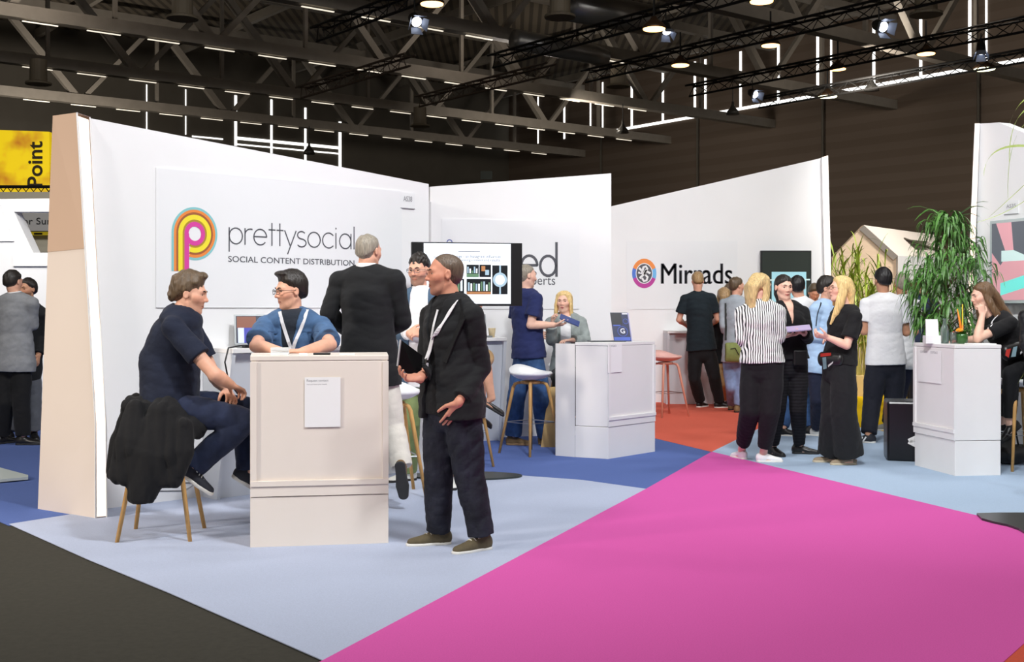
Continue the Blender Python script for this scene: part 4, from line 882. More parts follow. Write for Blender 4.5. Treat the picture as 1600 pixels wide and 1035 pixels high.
# ------------------------------------------------------------------ counters, desks, stools, stands
def counter(label, A, B, C, D, h, bordered, tint=WHITE, seam=.30, plinth_in=0.0):
    """A-B-C-D footprint counter-clockwise seen from above; bordered = index of the edge that has the raised border"""
    P = [np.array([p[0], p[1], 0.0]) for p in (A, B, C, D)]; c = sum(P) / 4; o = thing('counter', label, 'counter', c)
    Q = [c + (p - c) * (1 - plinth_in) for p in P]
    mb = MB(); mb.hexa(Q, [q + UP * (seam - .004) for q in Q]); mb.build('plinth', tint, o, bevel=.003)
    I = [c + (p - c) * .988 for p in P]; mb = MB(); mb.hexa([p + UP * seam for p in I], [p + UP * (h - .032) for p in I]); mb.build('body', tint, o, bevel=.003)
    mb = MB(); mb.hexa([p + UP * (h - .03) for p in P], [p + UP * h for p in P]); mb.build('top', tint, o, bevel=.004)
    a, b = P[bordered], P[(bordered + 1) % 4]; n = nrm(np.cross(b - a, UP)); mb = MB(); d = nrm(b - a); L = np.linalg.norm(b - a)
    def strip(u0, u1, z0, z1, t=.014): mb.prism([a + d * u0 + UP * z0, a + d * u1 + UP * z0, a + d * u1 + UP * z1, a + d * u0 + UP * z1], n * t - n * 0)
    mb2 = mb; off = -n * .006; a = a + off
    strip(0, .035, seam + .09, h - .035); strip(L - .035, L, seam + .09, h - .035); strip(0, L, seam + .06, seam + .09, .02)
    strip(0, L, seam, seam + .06, .012)
    mb.build('front_border', tint, o); return o, P, h
FRW = M('white laminate warm light tint', (232, 222, 212), .45, var=.015, vscale=3, spec=.3)  # white laminate of the front counter with warm light put into its colour
A, B = ground(391, 857), ground(607, 850); d = nrm(B - A); nb = np.array([-d[1], d[0], 0]); CL, PL, HL = counter('front counter tinted by warm light between the seated man and the standing man in black', A, B, B + nb * .48 + d * .02, A + nb * .48 - d * .02, 1.125, 0, FRW)
A, B, C = ground(898.5, 715), ground(950.4, 718), ground(1023.5, 706.3); CM, PM, HM = counter('white angled counter in the middle carrying a flyer stand, beside the navy carpet', A, B, C, C + (A - B) * 1.0 + nrm(C - B) * .1, 1.085, 1)
A, B, C = ground(1428, 728), ground(1492, 745), ground(1565, 744); CR, PR, HR = counter('white angled counter at right with leaflets, bottle and flower vase', A, B, C, C + (A - B) * 1.0 + np.array([.05, .0, 0]), 1.10, 0, plinth_in=.02)
# notices on the counters (the square code is left out)
def notice(label, P0, P1, cx, y0, y1, wpx, lines=None, tint=M('notice paper', (240, 240, 240), .6)):
    n = nrm(np.cross(P1 - P0, UP)); d = nrm(P1 - P0); pts = [plane_hit(cx + sx * wpx / 2, (y0 if sz > 0 else y1), P0, n) for sx, sz in ((-1, -1), (1, -1), (1, 1), (-1, 1))]
    u0, u1 = [float(np.dot(p - P0, d)) for p in (pts[0], pts[1])]; z0, z1 = pts[0][2], pts[3][2]
    q = [P0 + d * u + UP * (z - P0[2]) + n * .004 for u, z in ((u0, z0), (u1, z0), (u1, z1), (u0, z1))]
    o = thing('notice', label, 'notice', q[0]); mb = MB(); mb.prism(q, n * .0015); mb.build('paper', tint, o)
    if lines:
        mb = MB()
        for body, fx, fy, fw in lines: add_text(mb, body, q[0] + d * (u1 - u0) * fx + UP * (z1 - z0) * fy, d, UP, (u1 - u0) * fw, None, .0022)
        mb.build('lettering', GREYPR, o)
notice('white paper notice headed Request contact on the front counter', PL[0], PL[1], 504, 590, 668, 56, [('Request contact', .06, .90, .60), ('scan and leave your details', .06, .84, .56)])
notice('small white paper notice on the middle counter', PM[1], PM[2], 960, 538, 583, 22, [('contact', .1, .9, .5)])
notice('white paper notice on the left face of the right counter', PR[0], PR[1], 1453.5, 546, 596, 36, [('contact', .1, .9, .3), ('contact', .55, .9, .3)])
# wall desks with tapered sides
def desk(label, W, u0, u1, h, dt, db, m=WHITE):
    o = thing('wall_desk', label, 'desk', W.pt((u0 + u1) / 2, 0, dt / 2)); ms = M('desk side grey', (214, 217, 222), .5)
    for u in (u0, u1 - .03):
        mb = MB(); mb.prism([W.pt(u, 0, .005), W.pt(u, 0, db), W.pt(u, h - .035, dt), W.pt(u, h - .035, .005)], W.d * .03); mb.build('side_panel', ms, o)
    mb = MB(); mb.prism([W.pt(u0 + .03, .002, db - .05), W.pt(u1 - .03, .002, db - .05), W.pt(u1 - .03, h - .04, dt - .05), W.pt(u0 + .03, h - .04, dt - .05)], -W.n * .03); mb.build('front_panel', ms, o)
    mb = MB(); mb.prism([W.pt(u0, h - .035, .004), W.pt(u1, h - .035, .004), W.pt(u1, h - .035, dt + .01), W.pt(u0, h - .035, dt + .01)], (0, 0, .035)); mb.build('top', m, o, bevel=.004); return o
def uz_off(W, px, py, off): h = W.px(px, py, off); return float(np.dot(h - W.P0, W.d))
uD = uz_off(LW, 363, 545, .42); desk('white wall desk with a laptop behind the seated man in blue shirt', LW, uD, uD + 1.15, 1.115, .42, .20)
uD2 = uz_off(CW, 731, 524, .5); desk('white wall desk with paper cup behind the standing man in black', CW, uD2, uD2 + .42, 1.10, .5, .34)
uD3 = uz_off(MW, 1043, 516, .5); desk('white wall desk under the far sign where the man in dark tee stands', MW, uD3, uD3 + .75, 1.08, .5, .38)
uD4 = uz_off(CW, 868, 534, .5)
# middle: low return panel joining the counter to the wall
mb = MB(); A = PM[0]; dd = nrm(PM[0] - PM[1]); e = at(868, 600, 11.22) * [1, 1, 0]; mb.hexa([A + UP * .31, A + np.array([0, .05, .31]), e + np.array([0, .05, .31]), e + UP * .31], [A + UP * 1.07, A + np.array([0, .05, 1.07]), e + np.array([0, .05, 1.07]), e + UP * 1.07])
mb.hexa([e, A, A + np.array([0, .05, 0]), e + np.array([0, .05, 0])], [e + UP * .31, A + UP * .31, A + np.array([0, .05, .31]), e + np.array([0, .05, .31])])
mb.build('side_panel', WHITE, CM)
mb = MB(); p = at(862, 560, 12.0); mb.prism([at(845, 600, 11.9) * [1, 1, 0] , at(868, 600, 11.9) * [1, 1, 0], at(868, 605, 11.9), at(858, 606, 11.9)][::-1], (0, .04, 0))
tag(mb.build('easel_board', M('kraft board', (204, 170, 112), .7), loc=at(858, 690, 11.9) * [1, 1, 0]), 'tan board leaning behind the white bar stool', 'board')

def stool(label, loc, rz, h=.75, seat=None, leg=None, group='bar stools'):
    seat = seat or M('white plastic seat', (236, 238, 240), .35, spec=.4); leg = leg or OAK
    o = thing('bar_stool', label, 'stool', (0, 0, 0)); mb = MB(); nr, na = 9, 36; V = []
    def sh(r, a):
        x = r * .225 * math.cos(a); y = r * .205 * math.sin(a); back = max(0, math.sin(a)); return (x, y, h - .045 + .055 * r ** 3 + .075 * back ** 2 * r ** 4 - .012 * (1 - r))
    for i in range(1, nr + 1):
        for j in range(na): V.append(sh(i / nr, 2 * math.pi * j / na))
    Fc = [(i * na + j, (i + 1) * na + j, (i + 1) * na + (j + 1) % na, i * na + (j + 1) % na) for i in range(nr - 1) for j in range(na)] + [tuple(range(na))]
    Fc = [f[::-1] for f in Fc[:-1]] + [Fc[-1]]
    mb.add(V, Fc); s = mb.build('seat', seat, o, True); sm = s.modifiers.new('thick', 'SOLIDIFY'); sm.thickness = .022; sm.offset = -1
    z1 = h - .08
    for k in range(4):
        a = math.pi / 4 + k * math.pi / 2; c, s_ = math.cos(a), math.sin(a); mb = MB()
        pr = [(.07, z1), (.12, z1), (.150, z1 - .012), (.168, z1 - .045), (.305, .0)]
        mb.tube([(c * r, s_ * r, z) for r, z in pr], [.011, .014, .016, .017, .0125], 8); mb.build('leg', leg, o, True)
    mb = MB(); zf = .30 * h / .75; rf = .168 + (.305 - .168) * (z1 - .045 - zf) / (z1 - .045); pts = [(math.cos(math.pi / 4 + k * math.pi / 2) * rf, math.sin(math.pi / 4 + k * math.pi / 2) * rf, zf) for k in range(5)]
    mb.tube(pts, .006, 6); mb.build('footrest', CHROME, o)
    mb = MB(); mb.lathe((0, 0, z1 - .012), [(.08, 0), (.10, .012), (.10, .03), (.06, .034)], 16); mb.build('seat_mount', leg, o, True)
    o.location = tuple(map(float, loc)); o.rotation_euler = (0, 0, rz); tag(o, group=group); return o
st1 = stool('oak bar stool under the seated man in navy polo, covered by a black jacket', (-2.16, 7.27, 0), .06, .745)
g4 = [ground(781, 710), ground(834, 715), ground(880, 708), ground(821, 703)]
st2 = stool('empty white bar stool with oak legs in front of the man holding a book', sum(g4) / 4, math.radians(-8 + 45 + 6), .765)
def more_stool(src, label, loc, rz, mats=None):
    c = copy_tree(src); c.location = tuple(map(float, loc)); c.rotation_euler = (0, 0, rz); c['label'] = label
    if mats:
        for ch in c.children:
            if ch.data and ch.name.split('.')[0] in mats:
                ch.data = ch.data.copy(); ch.data.materials.clear(); ch.data.materials.append(mats[ch.name.split('.')[0]])
    return c
more_stool(st2, 'bar stool by the man in dark suit, one oak leg showing beside the front counter', (at(612, 600, 8.85)[0], 8.85, 0), .3)
pk = M('pink plastic seat', (226, 176, 166), .4); pw = M('pink stained leg', (214, 150, 128), .5)
more_stool(st2, 'pink bar stool behind the middle counter on the red carpet', (at(1040, 600, 15.4)[0], 15.4, 0), .5, {'seat': pk, 'leg': pw, 'seat_mount': pw})
more_stool(st2, 'oak bar stool at the right edge under the seated woman', (at(1604, 600, 10.2)[0], 10.35, 0), .2)
more_stool(st2, 'oak bar stool behind the middle counter under the blonde woman', (at(888, 600, 12.75)[0], 12.75, 0), .4)
more_stool(st2, 'oak bar stool hidden behind the standing man in black', (at(722, 600, 10.55)[0], 10.55, 0), .4)

# TV on a stand in the middle
tv = thing('screen_on_stand', 'large black screen on a floor stand showing a slide with photos', 'screen', at(735, 600, 9.78) * [1, 1, 0]); Yt = 9.72
TVW = Wall((at(643, 0, 9.62)[0], 9.62), (at(816, 0, 9.80)[0] - at(643, 0, 9.62)[0], .18)); u1, z0 = wl(TVW, 816, 478.5); _, z1 = wl(TVW, 643, 378)
mb = MB(); mb.prism([TVW.pt(0, z0), TVW.pt(u1, z0), TVW.pt(u1, z1), TVW.pt(0, z1)], -TVW.n * .06); mb.build('frame', BLACKP, tv, bevel=.004)
def tvq(x0, y0, x1, y1, off): a, zb = wl(TVW, x0, y1); b, zt = wl(TVW, x1, y0); return [TVW.pt(a, zb, off), TVW.pt(b, zb, off), TVW.pt(b, zt, off), TVW.pt(a, zt, off)]
mb = MB(); mb.add(tvq(647, 381, 811, 475, .002), [(0, 1, 2, 3)], 0); mb.add(tvq(662, 381.5, 798, 475, .003), [(0, 1, 2, 3)], 1)
pics = [(729, 414, 748, 433), (749, 414, 767, 433), (729, 436, 767, 460), (769, 415, 793, 460), (700, 436, 725, 458)]
for q in pics: mb.add(tvq(*q, .004), [(0, 1, 2, 3)], 2)
c = tvq(769, 415, 793, 460, .005); cc = sum(c) / 4; band(mb, cc, TVW.d, UP, 0.0005, .040, 0, 360, .001, 4); band(mb, cc, TVW.d, UP, .040, .060, 0, 360, .001, 3)
mb.add(tvq(780, 415, 782.5, 428, .005), [(0, 1, 2, 3)], 3); mb.add(tvq(780, 448, 782.5, 460, .005), [(0, 1, 2, 3)], 3)
random.seed(3)
for i in range(9):
    x = 731 + i * 4; mb.add(tvq(x, 440 + random.random() * 6, x + 2.6, 455, .005), [(0, 1, 2, 3)], 3 + i % 3)
mb.add(tvq(729, 456, 767, 460, .005), [(0, 1, 2, 3)], 6)
for i in range(5):
    x = 730 + i * 3.4; mb.add(tvq(x, 417 + i % 3 * 3, x + 2.2, 427, .005), [(0, 1, 2, 3)], 3 + i % 3)
mb.add(tvq(729, 428, 748, 433, .005), [(0, 1, 2, 3)], 5); mb.add(tvq(752, 416, 758, 424, .005), [(0, 1, 2, 3)], 6); mb.add(tvq(758, 422, 764, 430, .005), [(0, 1, 2, 3)], 3)
for i in range(5):
    x = 701 + i * 4.6; mb.add(tvq(x, 438 + i % 2 * 4, x + 3, 455, .005), [(0, 1, 2, 3)], 4 + i % 2)
h = wl(TVW, 700, 404); u2 = wl(TVW, 783, 404)[0]; add_text(mb, 'challenge - an Instagram influencer', TVW.pt(*h), TVW.d, UP, u2 - h[0], None, .004, 0, 7)
h = wl(TVW, 677, 404); u2 = wl(TVW, 684, 404)[0]; add_text(mb, 'The', TVW.pt(*h), TVW.d, UP, u2 - h[0], None, .004, 0, 7)
h = wl(TVW, 716, 409.5); u2 = wl(TVW, 781, 404)[0]; add_text(mb, 'stunning content and results', TVW.pt(*h), TVW.d, UP, u2 - h[0], None, .004, 0, 7)
mb.add(tvq(716, 393.2, 750, 393.8, .004), [(0, 1, 2, 3)], 7)
mb.build('display', [BLACKP, M('slide white', (226, 236, 246), .3, emit=.48), M('picture dark', (26, 30, 34), .3, emit=.3), M('picture steel', (150, 176, 190), .3, emit=.5), M('picture white', (225, 236, 242), .3, emit=.7),
    M('picture green', (96, 130, 100), .3, emit=.4), M('picture amber', (170, 120, 80), .3, emit=.4), M('slide text', (90, 96, 106), .4)], tv)
mb = MB(); b0 = TVW.pt(u1 / 2, 0, -.09); mb.box(b0 + UP * .75, (.09, .05, 1.5)); mb.build('post', BLACKP, tv); mb = MB(); mb.prism([b0 + np.array([.47 * math.cos(a), .22 * math.sin(a), .006]) for a in np.linspace(0, 2 * math.pi, 41)[:-1]], (0, 0, .012)); mb.build('base_plate', M('dark steel plate', (58, 64, 62), .4, metal=.3), tv)
mb = MB(); mb.add(tvq(797, 479, 804, 482, -.01), [(0, 1, 2, 3)]); 
# metal base plates on the carpet
pts = [ground(1526, 807), ground(1534, 815), ground(1552, 820), ground(1575, 825), ground(1592, 831), ground(1604, 838), ground(1700, 838), ground(1700, 806), ground(1560, 806)]
mb = MB(); mb.prism([p + UP * .007 for p in pts], (0, 0, .014)); tag(mb.build('stand_base', M('dark plate', (62, 66, 66), .35, metal=.4), loc=pts[0]), 'dark curved metal stand base on the carpet at the right edge', 'stand base')
pts = [ground(-60, 762), ground(44, 752), ground(44, 749), ground(0, 737), ground(-60, 730)]
mb = MB(); mb.prism([p + UP * .012 for p in pts], (0, 0, .022)); tag(mb.build('stand_base', M('light plate', (196, 206, 204), .35), loc=pts[1] * [1, 1, 0]), 'pale grey metal stand base on the navy carpet at far left', 'stand base')
# black cube seat with a white sign
cb = thing('cube_seat', 'black cube seat with a white angular mark beside the right counter', 'seat', ground(1400, 722)); A, B = ground(1386, 721), ground(1440, 723); d = nrm(B - A); bk = np.array([.1, .42, 0]); h = .55
mb = MB(); B = A + d * .44; mb.hexa([A, B, B + bk, A + bk], [p + UP * h for p in (A, B, B + bk, A + bk)]); mb.build('body', M('black vinyl', (20, 21, 24), .3), cb, bevel=.02)
n = nrm(np.cross(d, UP)); mb = MB()
def bx(u, z): return A + d * u + UP * z + n * .004
for a, b in (((.19, .19), (.40, .30)), ((.19, .19), (.40, .08))): 
    q = np.array([-(b[1] - a[1]), b[0] - a[0]]); q = q / np.linalg.norm(q) * .022; mb.add([bx(a[0] + q[0], a[1] + q[1]), bx(a[0] - q[0], a[1] - q[1]), bx(b[0] - q[0], b[1] - q[1]), bx(b[0] + q[0], b[1] + q[1])], [(0, 1, 2, 3)])
mb.add([bx(.29, .12), bx(.33, .10), bx(.33, .28), bx(.29, .26)], [(0, 1, 2, 3)]); mb.build('mark', WHITE, cb)

# ---- small things on counters and desks
def tp(px, py, zc): Y = (CH - zc) * F / (py - HY); return np.array([(px - 800) * Y / F, Y, zc])     # point on a horizontal top of height zc
PAPER = M('white paper', (238, 239, 240), .6)
def onL(px, depth): a = PL[0]; b = PL[1]; dd = nrm(b - a); nn = np.array([-dd[1], dd[0], 0]); Y = a[1]; p = at(px, 0, 7.0) * [1, 1, 0]; u = float(np.dot(p - a, dd)); return a + dd * u + nn * depth + UP * HL
# stack of cards
p = onL(437, .10); o = thing('card_stack', 'short stack of white cards on the left of the front counter', 'cards', p)
for k in range(5):
    mb = MB(); mb.box(p + np.array([.002 * (k % 2), .002 * (k % 3), .0045 + .009 * k]), (.105, .065, .0075), .1 + .03 * (k % 3)); mb.build('card', PAPER, o)
p = onL(474, .08); mb = MB(); mb.box(p + UP * .0055, (.05, .07, .010), .2); tag(mb.build('card', PAPER, loc=p), 'loose white card beside the stack on the front counter', 'card')
p = onL(503, .10); mb = MB(); mb.box(p + UP * .006, (.10, .06, .011), .1); tag(mb.build('phone', BLACKP, loc=p, bevel=.003), 'black phone lying on the front counter', 'phone')
p = onL(543, .10); mb = MB(); mb.box(p + UP * .003, (.09, .10, .005), .1); tag(mb.build('leaflet', PAPER, loc=p), 'white folded leaflet at the right of the front counter', 'leaflet')
# laptop on the left desk
def laptop(label, W, u, off, h, ang, w=.32, scr=None):
    o = thing('laptop', label, 'laptop', W.pt(u, h, off)); mg = M('laptop grey', (150, 154, 156), .35, metal=.5); q = W.pt(u, h, off); X = W.d * math.cos(ang) + W.n * math.sin(ang); N = np.cross(X, UP); mb = MB()
    b = [q - X * w / 2 - N * .0, q + X * w / 2, q + X * w / 2 + N * .22, q - X * w / 2 + N * .22]; mb.prism([p + UP * .002 for p in b], (0, 0, .016)); mb.build('base', mg, o)
    t = nrm(UP - N * .25); mb = MB(); c0 = q + UP * .02; mb.prism([c0 - X * w / 2, c0 + X * w / 2, c0 + X * w / 2 + t * .23, c0 - X * w / 2 + t * .23], -N * .01); mb.build('lid', mg, o)
    mb = MB(); nn = np.cross(X, t); f = lambda x, z: c0 + X * w * (x - .5) + t * .23 * z + nn * .002
    mb.add([f(.04, .05), f(.96, .05), f(.96, .95), f(.04, .95)], [(0, 1, 2, 3)], 0)
    for x0, x1, y0, y1, i in ((.06, .5, .55, .93, 1), (.08, .22, .05, .55, 2), (.22, .6, .05, .55, 3)): mb.add([f(x0, y0) + nn * .001, f(x1, y0) + nn * .001, f(x1, y1) + nn * .001, f(x0, y1) + nn * .001], [(0, 1, 2, 3)], i)
    mb.build('display', [M('laptop screen', (40, 44, 60), .3, emit=.4), M('screen brown', (120, 70, 50), .3, emit=.4), M('screen light', (190, 200, 230), .3, emit=.5), M('screen blue', (50, 56, 150), .3, emit=.5)], o); return o
laptop('open laptop on the wall desk behind the man in the blue shirt', LW, uD + .33, .21, 1.115, .45)
laptop('open grey laptop on the wall desk behind the screen, beside a paper cup', CW, uD2 + .16, .2, 1.10, .0, .26)
mb = MB(); q = [LW.pt(uD + .22, 1.13, .36), LW.pt(uD + .08, 1.135, .40), LW.pt(uD - .02, 1.12, .40), LW.pt(uD - .06, 1.02, .42), LW.pt(uD - .03, .88, .42), LW.pt(uD + .06, .77, .42), LW.pt(uD + .2, .72, .44)]
qq = []
for i in range(len(q) - 1): qq += [lerp(q[i], q[i + 1], t) for t in (0, .33, .66)]
mb.tube(qq + [q[-1]], .006, 6); tag(mb.build('cable', BLACKP, smooth=True, loc=q[0]), 'black cable hanging over the edge of the left wall desk', 'cable')
mb = MB(); q = LW.pt(uD + .18, 1.117, .37); mb.box(q + UP * .012, (.12, .05, .022), .8); tag(mb.build('power_adapter', BLACKP, loc=q, bevel=.004), 'black power adapter on the left wall desk', 'adapter')
q = CW.pt(uD2 + .30, 1.10, .36); mb = MB(); mb.lathe(q, [(.028, .001), (.040, .095), (.042, .098), (.036, .098), (.026, .006)], 20); tag(mb.build('paper_cup', M('cream cup', (240, 220, 176), .6), smooth=True, loc=q), 'cream paper cup on the desk left of the man with the book', 'cup')
cpt = [CW.pt(uD2 - .012, z, o_) for z, o_ in ((.93, .30), (.86, .34), (.78, .33), (.72, .28), (.68, .20), (.66, .28), (.64, .34), (.68, .36), (.71, .30))]
mb = MB(); mb.tube(cpt, .006, 6); tag(mb.build('cable', BLACKP, smooth=True, loc=cpt[0]), 'black cable loop on the side of the desk behind the man in black', 'cable')
# middle counter: flyer holder + tray
p = tp(973, 530.5, HM); p = np.array([p[0], 11.35, HM]); p[0] = (973 - 800) * p[1] / F
o = thing('flyer_stand', 'dark blue flyers in a clear stand on the middle counter', 'flyers', p); t = nrm(np.array([-.12, .22, 1])); X = nrm(np.array([1, .10, 0])); FB = M('flyer navy', (38, 46, 82), .35); NN = nrm(np.cross(X, t))
for k in range(2):
    mb = MB(); c0 = p + UP * .004 - NN * .012 * k + X * .012 * k; mb.prism([c0 - X * .085, c0 + X * .085, c0 + X * .085 + t * .285, c0 - X * .085 + t * .285], -NN * .004); f = mb.build('flyer', FB if k == 0 else M('flyer pale', (170, 172, 214), .4), o)
mb = MB(); c0 = p + NN * .002; g = lambda x, z: c0 + X * x + t * z
for pts, i in (([(-.083, .17), (.02, .17), (.02, .283), (-.083, .283)], 0), ([(.03, .27), (.083, .27), (.083, .283), (.03, .283)], 1), ([(-.07, .155), (.0, .155), (.0, .165), (-.07, .165)], 2)): mb.add([g(*q) for q in pts], [(0, 1, 2, 3)], i)
add_text(mb, 'G', g(-.01, .08), X, t, .045, None, .002, .02, 1); band(mb, g(.012, .10), X, t, .045, .050, 0, 360, .002, 2); band(mb, g(.055, .20), X, t, .022, .026, 0, 360, .002, 2)
mb.add([g(-.08, .01), g(.08, .01), g(.08, .045), g(-.08, .045)], [(0, 1, 2, 3)], 2); mb.build('print', [M('flyer black', (22, 24, 30), .4), M('flyer white', (225, 228, 240), .5), M('flyer blue', (70, 96, 190), .4)], o)
mb = MB(); mb.box(p + np.array([-.16, -.06, .006]), (.34, .16, .010), .2); tag(mb.build('flyer_tray', M('dark tray', (70, 72, 76), .4), loc=p + np.array([-.16, -.06, 0])), 'flat dark folder on the middle counter left of the flyers', 'folder')
# right counter
def onR_(px, Y): return np.array([(px - 800) * Y / F, Y, HR])
p = onR_(1456, 10.22); o = thing('leaflet_holder', 'white leaflet holder full of white leaflets on the right counter', 'leaflet holder', p); mb = MB()
mb.box(p + UP * .035, (.13, .08, .07)); mb.build('holder', M('clear acrylic', (238, 240, 240), .15), o)
for k in range(3):
    c0 = p + np.array([.005 * k, .02 * k - .02, .02]); mb = MB(); t = np.array([0, .12, 1]); mb.prism([c0 + np.array([-.055, 0, 0]), c0 + np.array([.055, 0, 0]), c0 + np.array([.055, 0, 0]) + t * (.17 + .01 * k), c0 + np.array([-.05, 0, 0]) + t * (.17 + .01 * k)], (0, .004, 0)); mb.build('leaflet', PAPER, o)
GLASS = M('clear glass', (225, 238, 232), .03, trans=.92, spec=.5)
p = onR_(1476, 10.2); mb = MB(); mb.lathe(p, [(.034, .001), (.036, .02), (.036, .11), (.030, .14), (.015, .175), (.014, .205), (.017, .207), (.017, .218)], 20); tag(mb.build('glass_bottle', M('bottle glass', (150, 170, 165), .06, trans=.75), smooth=True, loc=p), 'small clear glass water bottle on the right counter', 'bottle')
p = onR_(1490.5, 10.16); o = thing('drinking_glass', 'small glass with red and pink sweets left of the flower vase', 'glass', p); mb = MB(); mb.lathe(p, [(.032, .001), (.036, .10), (.034, .10), (.030, .008)], 18); mb.build('glass', GLASS, o, True)
random.seed(5); mb = MB()
for k in range(22):
    a = random.random() * 6.28; r = random.random() * .022; mb.box(p + np.array([r * math.cos(a), r * math.sin(a), .015 + .004 * k]), (.016, .016, .014), a)
mb.build('sweets', M('red sweets', (200, 96, 92), .4, var=.5, vscale=60), o)
p = onR_(1503.5, 10.12); o = thing('flower_vase', 'green glass vase with an orange flower and upright stems on the right counter', 'vase', p); mb = MB(); mb.lathe(p, [(.045, .001), (.048, .085), (.045, .087), (.042, .006)], 22); mb.build('vase', M('green glass', (60, 110, 50), .1, trans=.35), o, True)
mb = MB(); q = p + np.array([-.028, -.01, .115])
for k in range(40):
    a = k * 2.4; r = .033 * math.sqrt(k / 40); z = .022 * (1 - k / 40); mb.tube([q + np.array([r * math.cos(a) * .3, r * math.sin(a) * .3, -.01]), q + np.array([r * math.cos(a), r * math.sin(a), z])], [.004, .006], 6)
mb.build('flower', M('orange flower', (246, 160, 24), .6), o, True)
mb = MB(); mb.tube([p + np.array([.0, 0, .05]), p + np.array([-.02, 0, .19]), p + np.array([-.042, .0, .30])], [.010, .011, .004], 6); mb.tube([p + np.array([.005, 0, .05]), p + np.array([.0, .0, .16])], [.006, .009], 6); mb.build('bud', M('orange bud', (240, 140, 40), .5), o, True)
mb = MB(); mb.tube([p + np.array([.004, 0, .05]), p + np.array([.002, 0, .34])], .0055, 6); mb.build('stem', M('yellow stem', (226, 210, 60), .5), o)
mb = MB()
for k in range(7):
    a = k * .9; e = p + np.array([.07 * math.cos(a) + .01, .05 * math.sin(a), .115]); mb.ribbon([p + UP * .06, lerp(p, e, .5) + UP * .06, e], np.array([-math.sin(a), math.cos(a), 0]), .03, .002)
mb.build('leaves', M('leaf green', (70, 120, 40), .5), o, True)
p = onR_(1532, 9.98); mb = MB(); mb.box(p + UP * .005, (.20, .16, .008), .1); tag(mb.build('paper_pad', PAPER, loc=p), 'white paper lying on the right counter under the woman elbow', 'paper')

# ---- plants
def blade(mb, pts, w0, m=None, seg=6, wv=None, prof=None):
    pts = [np.array(p, float) for p in pts]; P = []
    for i in range(seg + 1):
        t = i / seg; P.append((1 - t) ** 2 * pts[0] + 2 * t * (1 - t) * pts[1] + t * t * pts[2])
    V = []; wv = nrm(wv if wv is not None else np.cross(pts[2] - pts[0], UP) + np.array([1e-4, 0, 0]))
    for i, p in enumerate(P):
        t = i / seg; w_ = w0 * (prof(t) if prof else (math.sin(math.pi * min(1, .12 + .88 * t)) ** .7 + .02)); V += [p - wv * w_ / 2, p + wv * w_ / 2 + UP * w_ * .25]
    mb.add(V, [(2 * i, 2 * i + 1, 2 * i + 3, 2 * i + 2) for i in range(seg)], m)
LEAF1 = M('grass leaf green', (146, 166, 60), .5, var=.3, vscale=6); LEAF2 = M('dark leaf green', (80, 128, 56), .4, var=.35, vscale=9); STALK = M('yellow stalk', (186, 172, 96), .6, var=.15, vscale=10)
rs = random.Random(11)
bp = at(1345, 600, 19.0) * [1, 1, 0]; o = thing('grass_plant', 'tall reed like plant with long thin leaves in a tan planter', 'plant', bp); mb = MB(); mb.box(bp + UP * .17 + np.array([-.05, 0, 0]), (.62, .5, .34)); mb.build('planter', M('tan planter', (206, 178, 120), .7, var=.05, vscale=5), o, bevel=.01)
ms, ml = MB(), MB()
for k in range(58):
    x, y = rs.uniform(-.32, .26), rs.uniform(-.2, .2); z1 = rs.uniform(1.4, 2.3); lean = np.array([rs.uniform(-.22, .22) + x * .5, rs.uniform(-.2, .2), 0]); b = bp + np.array([x, y, .3]); t_ = b + lean + UP * (z1 - .3)
    ms.tube([b, lerp(b, t_, .5) + np.array([rs.uniform(-.03, .03), 0, 0]), t_], [.009, .007, .003], 4, caps=False)
    for q in range(10):
        s = rs.uniform(.3, 1); p0 = lerp(b, t_, s); a = rs.uniform(0, 6.28); L = rs.uniform(.25, .62) * (1.25 if s > .7 else .8); e = np.array([math.cos(a), math.sin(a), 0]) * L * rs.uniform(.25, .7)
        blade(ml, [p0, p0 + e * .35 + UP * L * .6, p0 + e + UP * L * rs.uniform(.15, .9)], rs.uniform(.018, .032))
ms.build('stalks', STALK, o); ml.build('foliage', LEAF1, o)
rs = random.Random(4)
bp = at(1474, 640, 10.95) * [1, 1, 0]; o = thing('leafy_plant', 'tall plant with drooping dark green leaves behind the right counter', 'plant', bp); mb = MB(); mb.lathe(bp, [(.17, .001), (.21, .40), (.19, .40), (.18, .34)], 24); mb.build('pot', M('white pot', (226, 226, 222), .5), o, True)
ms, ml = MB(), MB(); ms.tube([bp + UP * .3, bp + UP * 1.2, bp + np.array([.05, 0, 2.2])], [.03, .022, .008], 6)
for k in range(300):
    z = rs.uniform(1.05, 2.26); R = .37 * min(1, (2.46 - z) / .65) * (.5 + .5 * min(1, (z - 1.0) / .6)); a = rs.uniform(0, 6.28); r = R * math.sqrt(rs.random()); p0 = bp + np.array([r * math.cos(a) + .04, r * math.sin(a), z])
    if k % 3 == 0: ms.tube([bp + np.array([.03, 0, z - .25]), p0], [.006, .003], 4, caps=False)
    for q in range(6):
        b_ = a + rs.uniform(-1.2, 1.2); L = rs.uniform(.12, .22); e = np.array([math.cos(b_), math.sin(b_), 0]) * L * rs.uniform(.25, .75); p1 = p0 + np.array([rs.uniform(-.05, .05) for _ in range(3)])
        blade(ml, [p1, p1 + e * .6 + UP * .05, p1 + e - UP * L * rs.uniform(.3, .95)], rs.uniform(.013, .022))
for k in range(16):
    a = rs.uniform(0, 6.28); p0 = bp + np.array([.05, 0, 2.15]); e = np.array([math.cos(a), math.sin(a), 0]) * rs.uniform(.1, .42); blade(ml, [p0, p0 + e * .5 + UP * .28, p0 + e + UP * rs.uniform(-.15, .25)], .03)
ms.build('stems', M('brown stem', (98, 84, 54), .7), o); ml.build('foliage', LEAF2, o)
